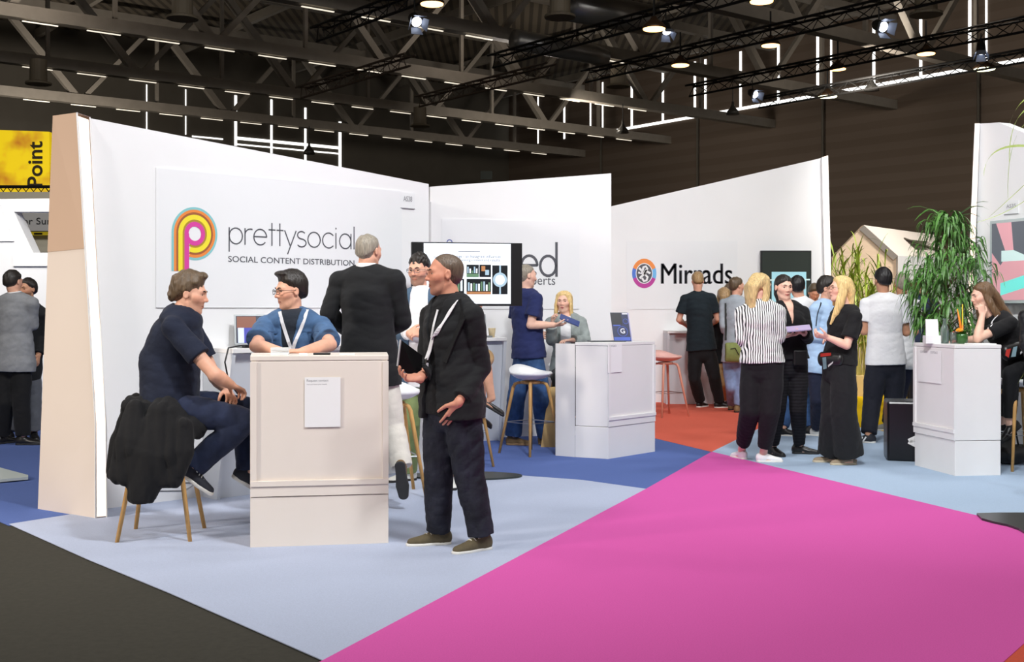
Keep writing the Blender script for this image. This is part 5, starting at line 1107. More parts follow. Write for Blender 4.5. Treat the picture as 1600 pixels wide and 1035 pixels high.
# palm fronds hanging in from the right edge
bp = np.array([4.18, 8.6, 0]); bp[0] = (1668 - 800) * 8.6 / F; o = thing('palm_plant', 'thin arching palm leaves reaching in from the right edge', 'plant', bp); mb = MB(); mb.lathe(bp, [(.16, .001), (.20, .38), (.18, .38), (.17, .33)], 20); mb.build('pot', MATS['white pot'], o, True)
mb = MB(); mb.tube([bp + UP * .3, at(1664, 170, 8.6)], [.03, .015], 6); mb.build('stems', MATS['brown stem'], o)
mb = MB(); c = at(1664, 170, 8.6); PLF = M('palm leaf', (150, 168, 84), .5, var=.2, vscale=6)
def P6(x, y, dy=0): return at(x, y, 8.6 + dy)
for pts, w_ in (([(1664, 170, 0), (1575, 140, 0), (1577, 255, -.1)], .022), ([(1664, 178, 0), (1570, 160, .1), (1575, 310, 0)], .012), ([(1664, 240, 0), (1540, 205, .1), (1537, 275, 0)], .018), ([(1664, 230, 0), (1590, 300, 0), (1545, 340, .1)], .012), ([(1664, 260, 0), (1600, 330, -.1), (1525, 348, 0)], .008),
                ([(1664, 165, 0), (1600, 120, .1), (1575, 200, .2)], .02), ([(1664, 500, 0), (1600, 580, 0), (1588, 604, 0)], .016)):
    blade(mb, [P6(*p) for p in pts], w_, seg=14, wv=np.array([.6, .2, .75]), prof=lambda t: .25 + .75 * math.sin(math.pi * min(1, .1 + .9 * t)) ** .6)
mb.build('foliage', PLF, o)
# bags
p = at(1583, 700, 10.25) * [1, 1, 0]; p = ground(1583, 728); g = Fld(p - .3, p + .4, .008); g.loft([p + np.array([-.09, .1, .09]), p + np.array([.10, .1, .09])], [(.10, .11), (.09, .10)], front=(0, 1, 0), k=.03); g.loft([p + np.array([-.06, .1, .16]), p + np.array([.03, .1, .23])], [.08, .03], k=.05)
g.cut(lambda X, Yv, Z: .008 - Z); g.wrinkle(.012, 40, 2); V, Q = g.mesh(); o = mkobj('handbag', V, Q, M('black leather', (20, 20, 22), .4), None, smooth=True, loc=p); tag(o, 'slouchy black bag on the floor behind the right counter', 'bag')
mb = MB(); mb.tube([p + np.array([-.09, .1, .18]), p + np.array([-.05, .1, .34]), p + np.array([.06, .1, .33]), p + np.array([.09, .1, .17])], .008, 6); mb.build('handle', MATS['black leather'], o, True)
# ------------------------------------------------------------------ the people
PR = (226, 172, 146); PALE = (236, 190, 168); TAN = (198, 146, 116)
NAVYT = cloth('navy polo cloth', (30, 36, 54)); BLK = cloth('black cloth', (24, 24, 26)); BLKS = cloth('black suiting', (30, 31, 33), .06, .2); DENIM = cloth('dark denim', (34, 42, 66), .2)
CHAMB = cloth('blue chambray', (74, 104, 142), .18); INNER = cloth('dark tee', (44, 50, 60)); GREEN = cloth('green chinos', (128, 144, 96)); BLZ = cloth('blue blazer', (76, 100, 124)); WSH = cloth('white shirt cloth', (234, 234, 236), .03, .4)
WASH = M('washed black denim', (36, 38, 48), .85, var=.55, vscale=7, bump=.5, bscale=40, spec=.25); GREYJ = cloth('grey jacket cloth', (132, 134, 138), .12); CREAM = cloth('cream chinos', (222, 218, 208), .06); BLUEJ = cloth('blue denim', (58, 88, 132), .28)
LBLUE = cloth('light blue shirt', (172, 200, 232), .06); GREYT = cloth('grey trousers', (96, 98, 104)); NAVYC = cloth('navy chinos', (34, 38, 58)); CARD = cloth('grey cardigan', (150, 158, 156), .15); STR = stripes('striped blouse', (240, 240, 238), (34, 34, 38), .019, 0, .30)
LTJ = cloth('pale denim', (128, 148, 186), .15); GRSH = cloth('grey shirt', (164, 172, 180)); NAVYTEE = cloth('blue navy tee', (40, 48, 92)); DTEE = cloth('dark teal tee', (28, 38, 44)); TANC = cloth('tan cloth', (196, 164, 118))
LANY = M('white lanyard', (236, 236, 240), .6); WSOLE = M('white sole', (232, 230, 224), .6); BSOLE = M('black sole', (26, 26, 28), .6); BLEA = M('black shoe leather', (26, 25, 26), .35); BRSU = M('brown suede', (120, 96, 64), .85, var=.12, vscale=30)
OLV = M('olive suede', (92, 82, 60), .85, var=.12, vscale=30); WLEA = M('white leather', (240, 240, 240), .5); GLS = M('black frames', (24, 22, 22), .3)
H_BR = hairmat('brown hair', (96, 78, 58)); H_DK = hairmat('dark hair', (38, 32, 28)); H_GR = hairmat('grey hair', (150, 142, 128)); H_BL = hairmat('blond hair', (226, 194, 132)); H_BL2 = hairmat('ash blond hair', (206, 178, 124)); H_LB = hairmat('long brown hair', (104, 78, 52)); H_DB = hairmat('dark blond hair', (166, 134, 92)); H_SALT = hairmat('greying brown hair', (100, 84, 70)); H_BLK = hairmat('black hair', (24, 22, 24))
def short(m, **k): return dict({'m': m, 't': .010, 'n': (0, -.62, .78), 'c': .006, 'nape': -.075}, **k)
sh_dress = {'m': BLEA, 'sm': BSOLE}; sh_white = {'m': WLEA, 'sm': WSOLE}

# seated man in navy polo
p3 = person('man in navy polo and dark jeans seated on a draped stool at left', 7.3, dict(head=(298, 461, 0), nk=(286, 493, 0), mid=(265, 566, 0), hip=(266, 626, 0), eR=(336, 586, -.24), wR=(361, 602, -.10), eL=(336, 590, .22), wL=(356, 611, .06),
    kR=(384, 658, -.13), aR=(303, 728, -.10), kL=(383, 640, .13), aL=(389, 735, .12)), skin=PR, bw=1.12, bd=1.22, yaw=90, hy=94, hp=-6, hs=1.04, vox=.006, belly=.035,
    tops=[dict(name='polo_shirt', m=NAVYT, inf=.014, hem=-.03, sl=.62, so=.012, wr=.004)], trousers=dict(m=DENIM, inf=.012, knee=.068, hem=.075, waist=.09, len=.97, drop=0), shoes={'m': M('dark canvas shoe', (40, 42, 52), .8), 'sm': WSOLE, 'lace': WSOLE},
    ftv={'R': ((.8, 0, -.55), (.55, 0, .8)), 'L': ((.8, .1, -.5), (.5, 0, .8))}, hair=short(H_BR, t=.017, wr=.007, wf=90, st=(1, 1, .5), up=.006, lumps=[((0, .05, .118), (.05, .04, .025)), ((0, -.105, .0), (.05, .03, .05))]),
    hands={'R': dict(d=(.35, .55, -.25), n=(.1, .3, -1), c=.55), 'L': dict(d=(.35, -.6, -.35), n=(-.2, -.2, -1), c=.6)}, neck_r=.064, stub=(150, 110, 90, .25))
mb = MB(); nk = p3.nk; q = [nk + p3.rt * .073 * math.cos(a) + p3.fr * (.080 * math.sin(a) - .0) + p3.up * (.018 - .022 * math.sin(a)) for a in np.linspace(-1.9, 5.0, 22)]
mb.ribbon(q, UP, .024); mb.build('lanyard', LANY, p3.body, True)
g3 = p3.layers['polo_shirt'][1]
# black jacket over the stool
lo, hi = np.array([-2.62, 6.85, .25]), np.array([-1.75, 7.75, 1.05]); g = Fld(lo, hi, .009); Yj = 7.2
A2 = lambda x, y, d=0: at(x, y, Yj + d)
g.loft([A2(208, 636, 0), A2(262, 642, -.06), A2(306, 668, -.06)], [(.06, .07), (.085, .07), (.05, .06)], k=.03)
g.loft([A2(212, 634, .1), A2(250, 640, .12), A2(290, 660, .12)], [.055, .06, .05], k=.03)
g.loft([A2(216, 640, -.12), A2(206, 690, -.20), A2(188, 745, -.22)], [(.055, .05), (.09, .045), (.065, .035)], front=(0, -1, 0), k=.04)
g.loft([A2(250, 645, -.16), A2(236, 710, -.24), A2(220, 778, -.24)], [(.08, .05), (.125, .045), (.055, .03)], front=(0, -1, 0), k=.04)
g.loft([A2(285, 665, -.16), A2(282, 705, -.20), A2(268, 748, -.22)], [(.07, .05), (.075, .045), (.045, .03)], front=(0, -1, 0), k=.04)
g.loft([A2(200, 640, .0), A2(190, 690, .02), A2(182, 735, -.05)], [(.04, .04), (.05, .05), (.035, .035)], k=.04)
g.wrinkle(.022, 17, 4, (1.5, 1, .35), True); V, Q = g.mesh()
V0 = V
o = mkobj('jacket', V, Q, BLK, None, smooth=True, loc=A2(240, 640)); tag(o, 'black jacket draped over the stool of the seated man at left', 'jacket')

# man behind the front counter
p4 = person('man with glasses in blue short sleeved shirt leaning on the front counter', 7.85, dict(head=(453, 456, 0), nk=(459, 494, 0), hip=(462, 632, .1), eR=(400, 541, -.28), wR=(437, 549, -.50), eL=(516, 539, -.26), wL=(475, 549, -.54), kR=(440, 735, .1), aR=(440, 806, .12), kL=(482, 735, .1), aL=(484, 806, .12)),
    skin=PR, bw=1.12, bd=1.1, yaw=-8, hy=-56, hp=-4, hs=1.03, vox=.006, tops=[dict(name='undershirt', m=INNER, inf=.010, hem=-.06, sl=.3, collar=.012), dict(name='shirt', m=CHAMB, inf=.024, hem=-.10, sl=.74, so=.014, wr=.007, collar=.022, open=[(.26, .008, .80, .090, 0)])],
    trousers=dict(m=DENIM), shoes=sh_dress, fy={'L': 0, 'R': 0}, hair=short(H_DK, t=.014, up=.008, c=.010, lumps=[((.0, .055, .118), (.055, .04, .022))]), hands={'R': dict(d=(1, -.1, 0), n=(0, 0, -1), c=.3), 'L': dict(d=(-1, -.1, 0), n=(0, 0, -1), c=.3)}, glasses=GLS, stub=(150, 116, 96, .25))
strap(p4, 'shirt', [(437, 487), (440, 500), (446, 520), (453, 540), (456, 549)], LANY, .022); strap(p4, 'shirt', [(481, 480), (477, 496), (470, 515), (461, 535), (457, 548)], LANY, .022)
bt = MB(); nz_ = [(487, 519, 16), (432, 519, 13)]
for x, y, w_ in nz_:
    q = [p4.layers['shirt'][1].hit(x + dx, y + dy, .003) for dx, dy in ((-w_, 0), (-w_ * .4, 1), (w_ * .2, 1), (w_ * .7, 0))]; q = [v for v in q if v is not None]
    if len(q) > 1: bt.ribbon(q, UP, .014, .003)
bt.build('pocket_flap', cloth('chambray flap', (64, 92, 130)), p4.body)

# man in dark suit, seen from behind
p5 = person('tall man in dark suit and cream trousers seen from behind at the logo wall', 8.35, dict(head=(577, 394, 0), nk=(573, 424, 0), hip=(577, 572, 0), eL=(514, 490, .04), wL=(548, 520, .26), eR=(629, 503, .02), wR=(598, 520, .28), kR=(613, 665, -.02), aR=(628, 733, -.13), kL=(568, 668, .03), aL=('g', 565, 790)),
    skin=PR, bw=1.12, bd=1.08, yaw=166, hy=148, hp=-4, hs=1.0, vox=.007, sh_w=.185, tops=[dict(name='shirt', m=WSH, inf=.010, hem=-.05, sl=1.9, collar=.040), dict(name='suit_jacket', m=BLKS, inf=.024, hem=-.135, flare=.012, sl=1.85, pad=.008, collar=.012, so=.006, wr=.005)],
    trousers=dict(m=CREAM, inf=.016, knee=.075, hem=.075, len=.95), shoes={'m': BRSU, 'sm': M('dark rubber sole', (52, 52, 54), .7)}, fy={'L': 165}, ftv={'R': ((.10, .12, -.98), (.0, .99, .12))}, hair=short(H_GR, t=.006, c=.012, vox=.005), neck_r=.062)

# man in blue blazer and green trousers
p6 = person('bearded man with glasses in blue blazer and green trousers behind the man in black', 9.33, dict(head=(654, 424, 0), nk=(657, 459, 0), hip=(660, 575, 0), eR=(628, 522, .0), wR=(640, 521, -.24), eL=(694, 527, -.04), wL=(664, 521, -.26), kR=(640, 660, 0), aR=('g', 638, 752), kL=(692, 664, -.05), aL=('g', 703, 762)),
    skin=PR, bw=1.08, bd=1.08, yaw=-8, hy=-22, hp=-2, vox=.006, tops=[dict(name='shirt', m=WSH, inf=.012, hem=-.14, sl=1.95, collar=.030, so=.008), dict(name='blazer', m=BLZ, inf=.024, hem=-.22, sl=1.72, collar=.010, so=.008, open=[(-.30, .11, .80, .06, -.01)])],
    trousers=dict(m=GREEN, inf=.014, knee=.070, hem=.070, len=.98), shoes={'m': M('light trainer', (226, 226, 222), .6), 'sm': BSOLE}, fy={'R': -50, 'L': 10}, hair=short(H_DK, t=.010, up=.012, c=.018, wr=.006, wf=150, st=(1, 1, .6)), glasses=M('metal frames', (110, 110, 112), .3, metal=.6), stub=(84, 66, 54, .6), hands={'R': dict(d=(.8, -.4, .1), n=(0, 1, -.3), c=.7), 'L': dict(d=(-1, -.1, .05), n=(0, .6, -.8), c=.65)})

# standing man in black, the foremost figure
p7 = person('man in black blazer and washed jeans standing in front, holding a black tablet', 6.88, dict(head=(693, 430, 0), nk=(705, 475, 0), hip=(706, 618, 0), eR=(668, 572, .03), wR=(655, 592, -.20), eL=(750, 575, -.06), wL=(716, 630, -.20), kR=(686, 740, .04), aR=('g', 686, 852), kL=(734, 744, -.05), aL=('g', 751, 861)),
    skin=(214, 150, 124), bw=1.06, bd=1.08, yaw=-48, hy=-76, hp=1, hs=1.02, vox=.005, sh_w=.175, tops=[dict(name='shirt', m=BLK, inf=.012, hem=-.10, sl=1.6, collar=.032), dict(name='blazer', m=BLKS, inf=.024, hem=-.125, flare=.016, sl=1.84, pad=.002, collar=.014, so=.010, wr=.006, vox=.006, open=[(.28, .015, .80, .105, .0), (-.30, .11, .28, .012, -.0)])],
    trousers=dict(m=WASH, inf=.018, knee=.071, hem=.069, thigh=.088, len=.99, drop=.05, wr=.009, wf=24, vox=.0055), shoes={'m': OLV, 'sm': WSOLE, 'lace': M('cream lace', (226, 222, 206), .7), 'sole_t': .020}, fy={'R': -76, 'L': -52},
    hair=short(H_SALT, t=.004, c=.012, nape=-.06, wr=.001, soft=.05), stub=(110, 84, 72, .35), hands={'L': dict(d=(-.42, .22, -.80), n=(-.30, .80, .3), c=.15), 'R': dict(d=(-.85, -.45, .10), n=(.45, -.35, .85), c=.55)}, neck_r=.060, brow=(74, 58, 46))
strap(p7, 'blazer', [(714, 470), (706, 482), (694, 502), (682, 520), (676, 530)], LANY, .024, lift=.008, wv=(.6, -.3, .5))
strap(p7, 'shirt', [(684, 484), (678, 505), (674, 528)], LANY, .016, lift=.010)
hb = p7.layers['blazer'][1].hit(672, 545, .012); hb = hb if hb is not None else at(672, 545, 6.68)
def bat(x, y): return at(x, y, float(hb[1]))
mb = MB(); mb.ribbon([bat(676, 528), bat(671, 548), bat(666, 562)], p7.rt, .030, .004); mb.build('lanyard', LANY, p7.body)
mb = MB(); mb.tube([bat(667, 560), bat(666, 568)], .008, 6); mb.build('clip', BLACK, p7.body); mb = MB(); mb.ribbon([bat(666, 567), bat(664, 586)], p7.rt, .040, .004); mb.build('badge', M('pale badge', (216, 214, 226), .5), p7.body)
# lapels
lp = MB()
for pts in ([(716, 470), (722, 500), (708, 530), (694, 566)], [(690, 478), (676, 500), (672, 530)]):
    q = [p7.layers['blazer'][1].hit(x, y, .004) for x, y in pts]; q = [v for v in q if v is not None]
    if len(q) > 1: lp.ribbon(q, p7.rt, .05, .006)
lp.build('lapel', cloth('lapel black', (19, 19, 21)), p7.body)
# the tablet in his hand
Yt_ = float(p7.J['wR'][1]) - .03
TLc, BLc, BRc, TRc = at(626, 531, Yt_ - .02), at(621, 572, Yt_ - .02), at(658, 602, Yt_ + .06), at(660, 556, Yt_ + .10)
n = nrm(np.cross(BRc - BLc, TLc - BLc)); o = thing('tablet', 'black tablet held upright by the foremost standing man', 'tablet', (TLc + BRc) / 2); mb = MB(); mb.prism([BLc, BRc, TRc, TLc], -n * .014); mb.build('case', M('tablet case black', (14, 14, 15), .25), o)
mb = MB(); mb.tube([TLc, BLc], .006, 6); mb.build('edge', M('tablet edge', (190, 192, 196), .3, metal=.5), o)

# man holding a book by the desk
p8 = person('man in navy tee and blue jeans holding an open book towards the blonde woman', 12.0, dict(head=(824, 432, 0), nk=(822, 458, 0), hip=(826, 556, 0), eR=(829, 508, -.20), wR=(866, 508, -.14), eL=(806, 510, .12), wL=(838, 520, .22), kL=(806, 626, .06), aL=('g', 802, 696), kR=(845, 625, -.06), aR=('g', 852, 695)),
    skin=PALE, bw=1.1, bd=1.1, yaw=122, hy=112, hp=-3, vox=.008, tops=[dict(name='tee_shirt', m=NAVYTEE, inf=.018, hem=-.02, sl=.66, so=.016, wr=.006)], trousers=dict(m=BLUEJ, inf=.018, knee=.078, hem=.080, len=.97, thigh=.088), shoes={'m': BRSU, 'sm': M('tan sole', (150, 120, 84), .7)}, fy={'L': 80, 'R': 84},
    hair=short(H_GR, t=.003, c=.014, wr=.001), hands={'R': dict(d=(1, .1, .05), n=(0, .2, 1), c=.4)})
p = at(889, 503, 11.88); bk = thing('book', 'open dark blue book held out by the man in navy tee', 'book', p); X = nrm(at(906, 511, 11.8) - at(873, 497, 11.8)); Z_ = nrm(np.array([-.5, .75, .5])); Z_ = nrm(Z_ - X * np.dot(Z_, X)); Nn = np.cross(X, Z_)
mb = MB(); L_ = .21; hw = .075; b = p + Nn * .016; mb.prism([b - X * L_ / 2 - Z_ * hw, b + X * L_ / 2 - Z_ * hw, b + X * L_ / 2 + Z_ * hw, b - X * L_ / 2 + Z_ * hw], Nn * .006); mb.build('cover', M('blue book cover', (44, 66, 130), .4), bk)
mb = MB(); b = p + Nn * .004; hw = .068; L_ = .20; mb.prism([b - X * L_ / 2 - Z_ * hw, b + X * L_ / 2 - Z_ * hw, b + X * L_ / 2 + Z_ * hw, b - X * L_ / 2 + Z_ * hw], Nn * .010); mb.build('pages', PAPER, bk)

longb = lambda w_=.075, L=.30: [([(0, -.03, .07), (0, -.095, .0), (0, -.105, -.10), (0, -.10, -L + .06), (0, -.09, -L)], [(.080, .05), (w_ + .012, .045), (w_, .038), (w_ * .9, .032), (w_ * .45, .016)]),
    ([(.055, .01, .07), (.082, .01, -.03), (.085, .0, -.13), (.075, .0, -L + .08)], [(.03, .035), (.022, .04), (.022, .034), (.01, .014)]), ([(-.055, .01, .07), (-.082, .01, -.03), (-.085, .0, -.13), (-.075, .0, -L + .08)], [(.03, .035), (.022, .04), (.022, .034), (.01, .014)])]
# blonde woman behind the middle counter
p9 = person('smiling blonde woman in grey cardigan seated behind the middle counter', 12.35, dict(head=(881, 473, 0), nk=(884, 495, 0), hip=(886, 580, .1), eR=(862, 532, -.12), wR=(862, 507, -.22), eL=(915, 533, -.06), wL=(893, 532, -.26), kR=(874, 592, -.32), aR=(874, 650, -.22), kL=(900, 592, -.30), aL=(900, 650, -.22)),
    skin=PALE, bw=.94, yaw=-4, hy=-16, hp=4, hs=.96, vox=.007, fem=True, tops=[dict(name='shirt', m=WSH, inf=.010, hem=-.03, sl=.6), dict(name='cardigan', m=CARD, inf=.026, hem=-.05, sl=1.85, so=.010, open=[(-.1, .05, .80, .055, 0)])], trousers=dict(m=BLK), shoes=sh_dress, fy={'L': 0, 'R': 0}, ftv={'L': ((0, -.9, -.3), (0, -.3, .9)), 'R': ((0, -.9, -.3), (0, -.3, .9))},
    hair=dict(m=H_BL, t=.014, c=.012, locks=longb(.07, .25), fr=(.052, .075, .085)), lips=(206, 110, 110), brow=(150, 116, 80), hands={'R': dict(d=(.1, -.2, 1), n=(.9, -.2, 0), c=.7), 'L': dict(d=(-.8, -.4, 0), n=(0, 0, -1), c=.4)})
# seated woman mostly hidden behind the screen
p9b = person('seated woman mostly hidden by the man in black, one bare leg showing', 10.5, dict(head=(728, 436, .1), nk=(726, 470, .1), hip=(722, 556, .05), eR=(742, 525, -.16), wR=(749, 489, -.12), eL=(722, 522, .2), wL=(738, 530, .1), kR=(757, 560, -.20), aR=(768, 622, -.14), kL=(754, 566, .02), aL=(752, 640, .04)),
    skin=(222, 170, 140), bw=.92, yaw=55, hy=60, vox=.008, fem=True, tops=[dict(name='blouse', m=TANC, inf=.014, hem=-.05, sl=.6)], skirt=TANC, shoes={'m': BLEA, 'sm': BSOLE, 'low': True}, ftv={'R': ((.85, -.1, -.50), (.50, 0, .85)), 'L': ((.8, 0, -.6), (.6, 0, .8))}, hair=dict(m=H_LB, t=.014, c=.012, locks=longb(.07, .22)), hands={'R': dict(d=(0, -.1, 1), n=(1, 0, 0), c=.6)}, far=True)

# at the far sign
p10 = person('man in dark tee and black trousers seen from behind at the far sign desk', 16.45, dict(head=(1090, 441, 0), nk=(1090, 459, 0), hip=(1096, 545, 0), eL=(1061, 500, .03), wL=(1070, 507, .27), eR=(1121, 499, .03), wR=(1112, 507, .27), kL=(1085, 592, 0), aL=('g', 1094, 637), kR=(1116, 588, 0), aR=('g', 1124, 638)),
    skin=PR, bw=1.1, yaw=176, hy=180, hp=-18, vox=.010, tops=[dict(name='tee_shirt', m=DTEE, inf=.018, hem=-.02, sl=.66, so=.014)], trousers=dict(m=BLK, inf=.016, knee=.072, hem=.07), shoes={'m': BLEA, 'sm': WSOLE}, fy={'L': 140, 'R': 96}, hair=short(H_DB, t=.012, c=.008, up=.008), far=True)
p11 = person('man in grey shirt with a green shoulder bag seen from behind', 15.9, dict(head=(1152, 448, 0), nk=(1150, 466, 0), hip=(1150, 560, 0), eL=(1131, 510, 0), wL=(1138, 535, .16), eR=(1164, 515, .08), wR=(1166, 530, .3), kL=(1143, 605, 0), aL=('g', 1143, 641), kR=(1155, 605, 0), aR=('g', 1154, 645)),
    skin=PR, bw=1.02, yaw=150, hy=110, vox=.010, tops=[dict(name='shirt', m=GRSH, inf=.020, hem=-.06, sl=1.3, so=.012)], trousers=dict(m=LTJ, inf=.016), shoes={'m': BRSU, 'sm': BSOLE}, fy={'L': 150, 'R': 130}, hair=short(H_BR, t=.013, c=.004), far=True)
strap(p11, 'shirt', [(1134, 474), (1134, 490), (1134, 510), (1134, 532)], M('bag strap', (40, 42, 40), .7), .03, 'bag_strap')
g = Fld(at(1147, 551, 15.6) - .25, at(1147, 551, 15.6) + .25, .009); c = at(1147, 551, 15.62); g.loft([c + [-.09, 0, 0], c + [.09, 0, 0]], [(.13, .06), (.13, .06)], front=(0, -1, 0), k=.03); g.cut(lambda X, Yv, Z: np.abs(X - c[0]) - .12); g.wrinkle(.006, 30); V, Q = g.mesh()
o = mkobj('shoulder_bag', V, Q, M('green canvas', (122, 130, 72), .8, var=.1, vscale=20), None, smooth=True, loc=c); tag(o, 'olive green shoulder bag on the back of the man in grey shirt', 'bag'); mb = MB(); mb.tube([c + [-.06, -.07, .05], c + [.0, -.075, .06], c + [.05, -.07, -.03]], .006, 5); mb.build('zip', BLACK, o)
p12 = person('person in black top and tan trousers half hidden beside the man in grey shirt', 16.75, dict(head=(1131, 464, 0), nk=(1129, 482, 0), hip=(1131, 562, 0), eL=(1112, 522, 0), wL=(1118, 540, .15), eR=(1143, 520, .1), wR=(1142, 530, .3), kL=(1126, 600), aL=('g', 1128, 634), kR=(1137, 600), aR=('g', 1138, 634)),
    skin=PR, bw=.94, yaw=185, hy=175, vox=.011, fem=True, tops=[dict(name='top', m=BLK, inf=.016, hem=-.05, sl=.6)], trousers=dict(m=TANC), shoes=sh_dress, fy={'L': 180, 'R': 180}, hair=dict(m=H_DB, t=.016, c=.012, locks=longb(.06, .2)), far=True)
p12b = person('brown haired person in dark clothes, only the head showing beside the man in grey', 17.05, dict(head=(1140, 457, 0), nk=(1141, 474, .05), hip=(1146, 560, .05), kL=(1142, 598, .05), aL=('g', 1142, 633), kR=(1152, 598, .05), aR=('g', 1152, 633), eL=(1128, 512, .06), wL=(1132, 535, .1), eR=(1158, 512, .06), wR=(1156, 535, .1)), skin=PR, bw=.95, yaw=180, hy=170, vox=.012,
    tops=[dict(name='top', m=BLK, inf=.016, hem=-.05, sl=1.8)], trousers=dict(m=BLK), shoes=sh_dress, hair=short(H_BR, t=.014), far=True)

# the group of three women and those behind them
WT = cloth('black trousers fine', (25, 24, 27), .06, .15)
p13 = person('blonde woman in striped blouse and white trainers seen from behind', 10.5, dict(head=(1189, 449, 0), nk=(1187, 477, 0), hip=(1191, 566, 0), eL=(1159, 530, .02), wL=(1172, 548, .20), eR=(1217, 527, -.06), wR=(1222, 514, .14), kL=(1172, 640, .02), aL=('g', 1159, 718), kR=(1203, 641, -.03), aR=('g', 1193, 723)),
    skin=PALE, bw=1.0, bd=1.05, yaw=152, hy=108, hp=-2, hs=.98, vox=.007, fem=True, tops=[dict(name='striped_blouse', m=STR, inf=.020, hem=-.0, sl=1.86, so=.008, loose=.012, wr=.006)], trousers=dict(m=WT, inf=.015, knee=.078, hem=.062, thigh=.090, len=.83, waist=.13), shoes=dict(sh_white, top=.072), fy={'L': -160, 'R': 88},
    hair=dict(m=H_BL2, t=.016, c=.010, locks=longb(.085, .24), wr=.008, wf=60, st=(1, 1, .5), fr=(.05, .06, .085)), hands={'R': dict(d=(.3, .5, .5), n=(-.8, .3, 0), c=.6)}, brow=(150, 120, 84))
p = at(1217, 503, 10.62); mb = MB(); mb.box(p, (.055, .008, .085), .2); tag(mb.build('card', M('red card', (214, 44, 42), .5), loc=p), 'small red card held by the woman in the striped blouse', 'card')
p14 = person('dark haired woman in black blouse facing the camera with lilac papers', 11.1, dict(head=(1225, 450, 0), nk=(1229, 478, 0), hip=(1232, 562, 0), eR=(1205, 527, .02), wR=(1231, 524, -.24), eL=(1262, 529, -.02), wL=(1256, 521, -.26), kR=(1215, 640), aR=('g', 1208, 712), kL=(1247, 640, -.02), aL=('g', 1249, 710)),
    skin=PALE, bw=.96, yaw=8, hy=12, hp=-3, hs=.99, vox=.006, fem=True, tops=[dict(name='blouse', m=BLK, inf=.020, hem=.01, sl=1.88, so=.006, loose=.012, collar=.006, open=[(.34, .008, .80, .095, 0)])], trousers=dict(m=stripes('black check', (24, 23, 26), (34, 33, 37), .03, 2), inf=.012, knee=.066, hem=.052, thigh=.088, waist=.13, len=.93), shoes={'m': BLEA, 'sm': BSOLE, 'top': .15, 's': .95}, fy={'R': 20, 'L': 78},
    hair=dict(m=H_DK, t=.009, c=.004, n=(0, -.56, .83), face=False, locks=[([(0, -.09, .02), (.0, -.11, -.06), (.0, -.10, -.12)], [.055, .05, .03])]), lips=(184, 104, 98), hands={'R': dict(d=(.6, -.5, .05), n=(0, -.2, 1), c=.3), 'L': dict(d=(-.5, -.5, .05), n=(0, -.2, 1), c=.3)})
c = at(1246, 514.5, 10.78); X = nrm(np.array([1, .1, .09])); Z_ = nrm(np.array([.1, .9, .22])); mb = MB(); N_ = np.cross(X, Z_); 
for k in range(3): mb.prism([c - X * .12 - Z_ * .085 + N_ * .004 * k, c + X * .12 - Z_ * .085 + N_ * .004 * k, c + X * .125 + Z_ * .085 + N_ * .004 * k, c - X * .115 + Z_ * .085 + N_ * .004 * k], N_ * .003)
tag(mb.build('papers', M('lilac paper', (186, 170, 206), .6), loc=c), 'lilac papers held flat by the dark haired woman', 'papers')
mb = MB(); mb.tube([p14.hip + UP * .085 + p14.rt * .142 * math.cos(a) + p14.fr * .128 * math.sin(a) for a in np.linspace(0, 2 * math.pi, 25)], .012, 6); mb.build('belt', BLEA, p14.body); mb = MB(); c = p14.hip + p14.fr * .16 + UP * .02 - p14.rt * .05; mb.box(c, (.13, .05, .14), .1); mb.build('pouch', BLEA, p14.body, bevel=.01)
p15 = person('black haired person in white shirt and blue jeans behind the dark haired woman', 13.1, dict(head=(1246, 449, 0), nk=(1252, 470, 0), hip=(1250, 560, 0), eL=(1232, 515, 0), wL=(1238, 540, .15), eR=(1272, 515, 0), wR=(1268, 535, .2), kL=(1236, 620), aL=('g', 1224, 682), kR=(1258, 620), aR=('g', 1268, 681)),
    skin=PR, bw=1.0, yaw=195, hy=165, vox=.009, tops=[dict(name='shirt', m=WSH, inf=.016, hem=-.1, sl=1.85, collar=.02)], trousers=dict(m=BLUEJ, knee=.062, hem=.055), shoes={'m': BLEA, 'sm': WSOLE}, fy={'L': 70, 'R': 80}, hair=short(H_BLK, t=.014, c=.0), far=True)
p16 = person('man with brown hair looking down, far behind the group of women', 17.2, dict(head=(1272, 459, 0), nk=(1272, 476, 0), hip=(1272, 560, 0), eL=(1292, 518, 0), wL=(1284, 530, -.2), eR=(1252, 518, 0), wR=(1260, 530, -.2), kL=(1278, 595), aL=('g', 1279, 632), kR=(1266, 595), aR=('g', 1265, 632)),
    skin=(214, 150, 118), bw=1.05, yaw=0, hy=5, hp=-22, vox=.010, tops=[dict(name='shirt', m=LBLUE, inf=.016, hem=-.1, sl=1.85)], trousers=dict(m=NAVYC), shoes=sh_dress, hair=short(H_BR, t=.014, up=.01), far=True)
p17 = person('man in light blue shirt and navy trousers facing the blonde woman in black', 12.6, dict(head=(1294, 452, 0), nk=(1289, 476, 0), hip=(1283, 565, 0), eR=(1269, 526, -.12), wR=(1296, 528, -.22), eL=(1298, 526, .14), wL=(1305, 530, -.1), kL=(1284, 620, .05), aL=('g', 1284, 680), kR=(1277, 622, -.04), aR=('g', 1276, 682)),
    skin=PR, bw=1.08, bd=1.1, yaw=45, hy=62, hp=-2, vox=.007, tops=[dict(name='shirt', m=LBLUE, inf=.022, hem=-.12, sl=1.7, so=.010, collar=.022, wr=.007)], trousers=dict(m=NAVYC), shoes={'m': M('pale grey shoe', (206, 206, 202), .6), 'sm': WSOLE}, fy={'L': 60, 'R': 50}, hair=short(H_DK, t=.016, up=.008, c=.002), glasses=GLS, stub=(90, 70, 58, .35))
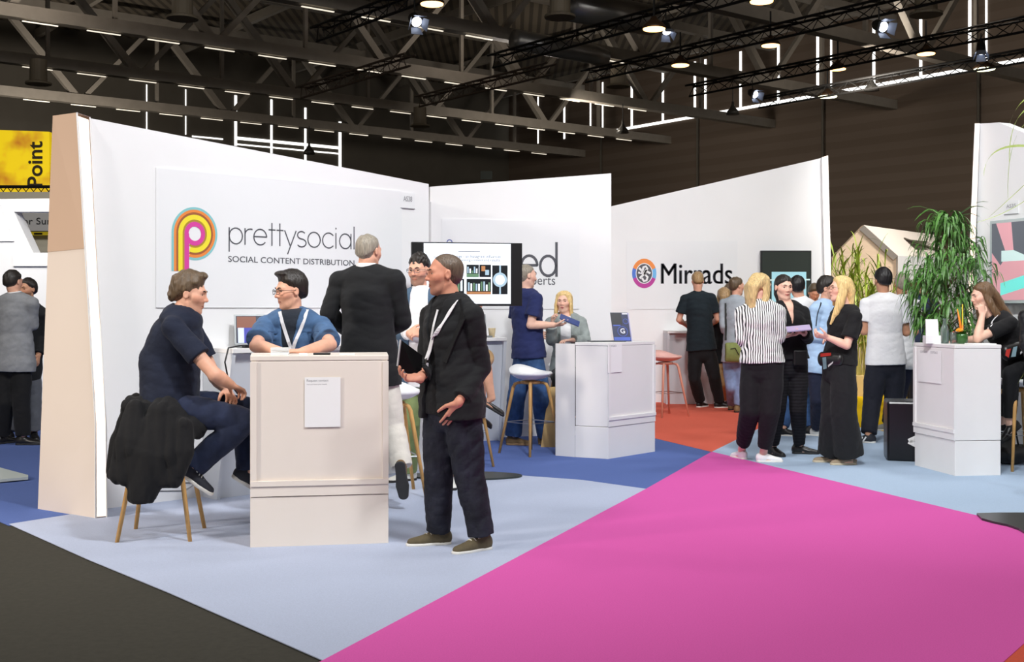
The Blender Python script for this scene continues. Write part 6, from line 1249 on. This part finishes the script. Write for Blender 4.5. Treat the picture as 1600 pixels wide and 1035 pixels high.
strap(p17, 'shirt', [(1283, 473), (1277, 490), (1275, 510)], M('dark cord', (40, 40, 46), .7), .014)
p18 = person('blonde woman in black tee and wide black trousers in left profile', 10.5, dict(head=(1312, 453, 0), nk=(1323, 483, 0), hip=(1311, 568, 0), eL=(1323, 540, -.21), wL=(1292, 527, -.20), eR=(1334, 543, .20), wR=(1303, 531, .06), kL=(1318, 645, -.05), aL=('g', 1327, 727), kR=(1303, 645, .06), aR=('g', 1300, 723)),
    skin=PALE, bw=.96, yaw=-76, hy=-84, hp=7, hs=.97, vox=.006, fem=True, tops=[dict(name='tee_shirt', m=BLK, inf=.016, hem=-.0, sl=.72, so=.014)], trousers=dict(m=BLKS, inf=.020, knee=.098, hem=.125, thigh=.092, len=.97, waist=.14), shoes={'m': M('taupe suede', (150, 134, 112), .8), 'sm': M('beige sole', (196, 184, 160), .7), 'low': True}, fy={'L': -84, 'R': -88},
    hair=dict(m=H_BL, t=.014, c=.010, locks=longb(.072, .33)[:1] + [([(-.055, .01, .07), (-.080, .0, -.03), (-.085, .02, -.14), (-.08, .05, -.24), (-.07, .075, -.33)], [(.03, .035), (.022, .04), (.022, .038), (.018, .030), (.008, .014)]), ([(.055, .01, .07), (.080, .0, -.03), (.08, .0, -.14)], [(.03, .035), (.022, .04), (.012, .02)])], wr=.006, wf=70), glasses=M('light frames', (150, 120, 100), .3), hands={'L': dict(d=(-.9, -.1, .15), n=(0, .5, .8), c=.6), 'R': dict(d=(-.9, -.3, .1), n=(0, -.5, -.8), c=.5)}, brow=(150, 120, 84))
c = p18.hip + UP * .06 + np.array([-.10, -.10, -.02]); g = Fld(c - .2, c + .2, .007); X = nrm(np.array([-.75, -.65, 0])); T_ = np.cross(UP, X); g.loft([c - T_ * .09, c + T_ * .09], [(.065, .04), (.055, .035)], front=X, k=.02); V, Q = g.mesh()
o = mkobj('waist_bag', V, Q, BLEA, None, smooth=True, loc=c); tag(o, 'black waist bag with red and grey badges worn by the blonde woman in black tee', 'bag')
mb = MB(); f = lambda u, z: c + T_ * u + UP * z + X * .042
mb.add([f(-.08, .02), f(.03, .035), f(.03, .06), f(-.08, .05)], [(3, 2, 1, 0), (0, 1, 2, 3)], 0); mb.add([f(-.05, -.09), f(-.015, -.08), f(-.02, .02), f(-.06, .015)], [(3, 2, 1, 0), (0, 1, 2, 3)], 1); mb.add([f(.0, -.07), f(.05, -.03), f(.05, -.015), f(.0, -.05)], [(3, 2, 1, 0), (0, 1, 2, 3)], 2)
mb.build('badge', [M('red badge', (206, 60, 50), .5), M('teal badge', (140, 170, 180), .5), M('white badge', (232, 232, 232), .5)], o)
p19 = person('black haired man in white polo and black trousers seen from behind', 12.4, dict(head=(1379, 439, 0), nk=(1381, 464, 0), hip=(1384, 562, 0), eL=(1350, 518, .04), wL=(1354, 505, .28), eR=(1416, 520, .04), wR=(1410, 510, .28), kL=(1363, 627, 0), aL=('g', 1357, 693), kR=(1396, 624, .02), aR=('g', 1394, 682)),
    skin=TAN, bw=1.1, bd=1.1, yaw=172, hy=188, hp=-3, vox=.007, tops=[dict(name='polo_shirt', m=WSH, wr=.003, inf=.018, hem=-.05, sl=.62, so=.014, collar=.018)], trousers=dict(m=cloth('black denim', (30, 32, 42)), inf=.018, knee=.080, hem=.078, thigh=.09), shoes={'m': M('black trainer', (34, 36, 44), .6), 'sm': WSOLE}, fy={'L': -96, 'R': 180}, hair=short(H_BLK, t=.014, c=.0, up=.006), far=False)
sl_ = MB()
for i in range(3): q = p19.J['aL'] + np.array([-.06 - .035 * i, -.050, -.055]); sl_.ribbon([q + np.array([-.012, .0, -.012]), q + np.array([.02, .002, .035])], (1, 0, 0), .014, .006)
sl_.build('shoe_stripes', WLEA, p19.body)
p20 = person('grey haired man in white shirt behind the man in white polo', 13.7, dict(head=(1409, 445, 0), nk=(1410, 466, 0), hip=(1404, 562, 0), eL=(1390, 518, 0), wL=(1394, 530, .2), eR=(1430, 519, -.04), wR=(1412, 524, .1), kL=(1394, 620), aL=('g', 1386, 674), kR=(1406, 620), aR=('g', 1404, 672)),
    skin=TAN, bw=1.05, yaw=188, hy=178, vox=.009, tops=[dict(name='shirt', m=WSH, inf=.018, hem=-.1, sl=.7, so=.014)], trousers=dict(m=NAVYC), shoes={'m': M('grey trainer', (150, 150, 146), .6), 'sm': WSOLE}, fy={'L': -120, 'R': 170}, hair=short(H_GR, t=.012, c=.0), far=True)
p21 = person('man in navy suit partly hidden by the drooping plant', 15.4, dict(head=(1443, 445, 0), nk=(1441, 466, 0), hip=(1434, 558, 0), eL=(1420, 515, 0), wL=(1424, 540, .12), eR=(1458, 515, 0), wR=(1452, 540, .12), kL=(1430, 605), aL=('g', 1430, 650), kR=(1440, 605), aR=('g', 1440, 650)),
    skin=TAN, bw=1.05, yaw=196, hy=190, vox=.010, tops=[dict(name='suit_jacket', m=cloth('navy suiting', (44, 52, 76)), inf=.028, hem=-.2, sl=1.85, collar=.02)], trousers=dict(m=NAVYC), shoes=sh_dress, hair=short(H_DK, t=.012, c=.0), far=True)
p21b = person('person with brown hair tied up behind the man in navy suit', 16.5, dict(head=(1428, 455, 0), nk=(1430, 472, 0), hip=(1430, 560, 0), eL=(1414, 515, 0), wL=(1418, 535, .15), eR=(1446, 515, 0), wR=(1442, 535, .15), kL=(1425, 600), aL=('g', 1425, 638), kR=(1436, 600), aR=('g', 1436, 638)),
    skin=TAN, bw=.92, yaw=180, hy=175, vox=.011, fem=True, tops=[dict(name='shirt', m=LBLUE, inf=.018, hem=-.08, sl=1.8)], trousers=dict(m=NAVYC), shoes=sh_dress, hair=dict(m=H_LB, t=.010, c=.0, face=False, locks=[([(0, -.10, .06), (0, -.13, .06)], [.035, .03])]), far=True)
# seated woman at the right counter
p22 = person('long haired woman in black tee resting her head on her hand at the right counter', 10.4, dict(head=(1534, 464, 0), nk=(1556, 497, 0), mid=(1576, 536, 0), hip=(1592, 574, 0), eL=(1527, 529, -.20), wL=(1535, 493, -.15), eR=(1530, 530, .14), wR=(1502, 533, .06), kL=(1580, 584, -.22), aL=(1577, 661, -.10), kR=(1566, 580, .12), aR=(1566, 660, .14)),
    skin=PALE, bw=.98, yaw=-78, hy=-88, hp=-6, hs=.97, vox=.006, fem=True, tops=[dict(name='tee_shirt', m=BLK, inf=.016, hem=-.04, sl=.62, so=.014)], trousers=dict(m=BLKS, inf=.012, knee=.060, hem=.050, len=.86, waist=.06, drop=0), shoes={'m': BLEA, 'sm': BSOLE, 'top': .12}, ftv={'L': ((-.75, -.1, -.6), (-.6, 0, .75)), 'R': ((-.75, 0, -.6), (-.6, 0, .75))},
    hair=dict(m=H_LB, t=.014, c=.010, locks=[([(0, -.04, .08), (0, -.11, .0), (.0, -.15, -.10), (.0, -.22, -.22), (.0, -.32, -.34), (0, -.40, -.44)], [(.08, .05), (.08, .05), (.085, .045), (.085, .04), (.07, .03), (.03, .012)]), ([(-.055, -.01, .07), (-.085, -.02, -.03), (-.10, -.06, -.13), (-.12, -.14, -.26), (-.12, -.20, -.36)], [(.03, .035), (.02, .035), (.022, .034), (.022, .03), (.008, .014)]), ([(.055, .01, .07), (.085, .0, -.03), (.09, .0, -.13), (.085, .01, -.26)], [(.03, .035), (.022, .04), (.02, .03), (.01, .014)])], wr=.006, wf=80), hands={'L': dict(d=(-.12, .1, 1), n=(-.2, .9, .2), c=1.15), 'R': dict(d=(-.9, -.2, 0), n=(0, 0, -1), c=.3)})
strap(p22, 'tee_shirt', [(1560, 491), (1552, 500), (1545, 510), (1538, 522)], LANY, .014, lift=.010)
c = at(1584, 548, 10.22); g = Fld(c - .2, c + .2, .008); g.loft([c - [.06, 0, .02], c + [.08, 0, .02]], [(.075, .05), (.07, .05)], front=(0, -1, 0), k=.03); V, Q = g.mesh(); o = mkobj('waist_bag', V, Q, BLEA, None, smooth=True, loc=c); tag(o, 'black waist bag with red and teal marks on the seated woman at right', 'bag')
mb = MB(); f = lambda u, z: c + np.array([u, -.062, z])
for i, pts in enumerate(([(-.10, -.04), (-.07, -.06), (-.05, .02), (-.09, .01)], [(-.05, -.055), (-.01, -.05), (.005, .04), (-.03, .03)], [(.03, -.03), (.07, .0), (.07, .02), (.03, -.01)])): mb.add([f(*q) for q in pts], [(0, 1, 2, 3)], i)
mb.build('badge', [MATS['red badge'], MATS['teal badge'], MATS['white badge']], o)
p23 = person('person in black leather jacket cut off by the right edge', 9.95, dict(head=(1650, 455, 0), nk=(1640, 482, 0), hip=(1640, 582, .1), eR=(1606, 540, -.05), wR=(1618, 575, -.2), eL=(1660, 535, 0), wL=(1655, 560, -.2), kR=(1630, 660, 0), aR=('g', 1628, 742), kL=(1655, 660, 0), aL=('g', 1655, 742)), skin=PR, bw=1.05, yaw=-10, hy=-20, vox=.009,
    tops=[dict(name='leather_jacket', m=M('jacket leather', (26, 27, 32), .35), inf=.024, hem=-.1, sl=1.9, so=.01, wr=.008)], trousers=dict(m=BLK), shoes=sh_dress, hair=short(H_DK), far=True)
# two men at far left
p1 = person('man in grey jacket seen from behind at far left', 12.05, dict(head=(21, 441, 0), nk=(24, 464, 0), hip=(22, 560, 0), eL=(-12, 515, .04), wL=(-4, 540, .2), eR=(50, 508, .02), wR=(42, 482, .20), kL=(8, 628), aL=('g', 4, 694), kR=(33, 630), aR=('g', 36, 696)),
    skin=PR, bw=1.1, bd=1.05, yaw=168, hy=160, hp=-4, vox=.008, tops=[dict(name='shirt', m=WSH, inf=.010, hem=-.05, sl=1.9, collar=.03), dict(name='jacket', m=GREYJ, inf=.024, hem=-.13, flare=.012, sl=1.85, pad=.006, collar=.012)], trousers=dict(m=BLK, inf=.016, knee=.072, hem=.07), shoes=sh_dress, fy={'L': 150, 'R': 96}, hair=short(H_DK, t=.009, c=.002), far=True)
p2 = person('man in dark suit facing the man in grey jacket at far left', 12.55, dict(head=(42, 453, 0), nk=(47, 479, 0), hip=(36, 565, 0), eR=(18, 525, 0), wR=(22, 545, -.2), eL=(64, 525, 0), wL=(60, 555, -.1), kR=(14, 628), aR=('g', 12, 690), kL=(52, 628), aL=('g', 53, 688)),
    skin=TAN, bw=1.08, yaw=-10, hy=-20, vox=.008, tops=[dict(name='suit_jacket', m=BLKS, inf=.024, hem=-.18, sl=1.9, collar=.02)], trousers=dict(m=GREYT, inf=.016, knee=.072, hem=.07), shoes=sh_dress, fy={'L': 30, 'R': -30}, hair=short(H_DK, t=.012, c=.006), stub=(60, 48, 40, .6))
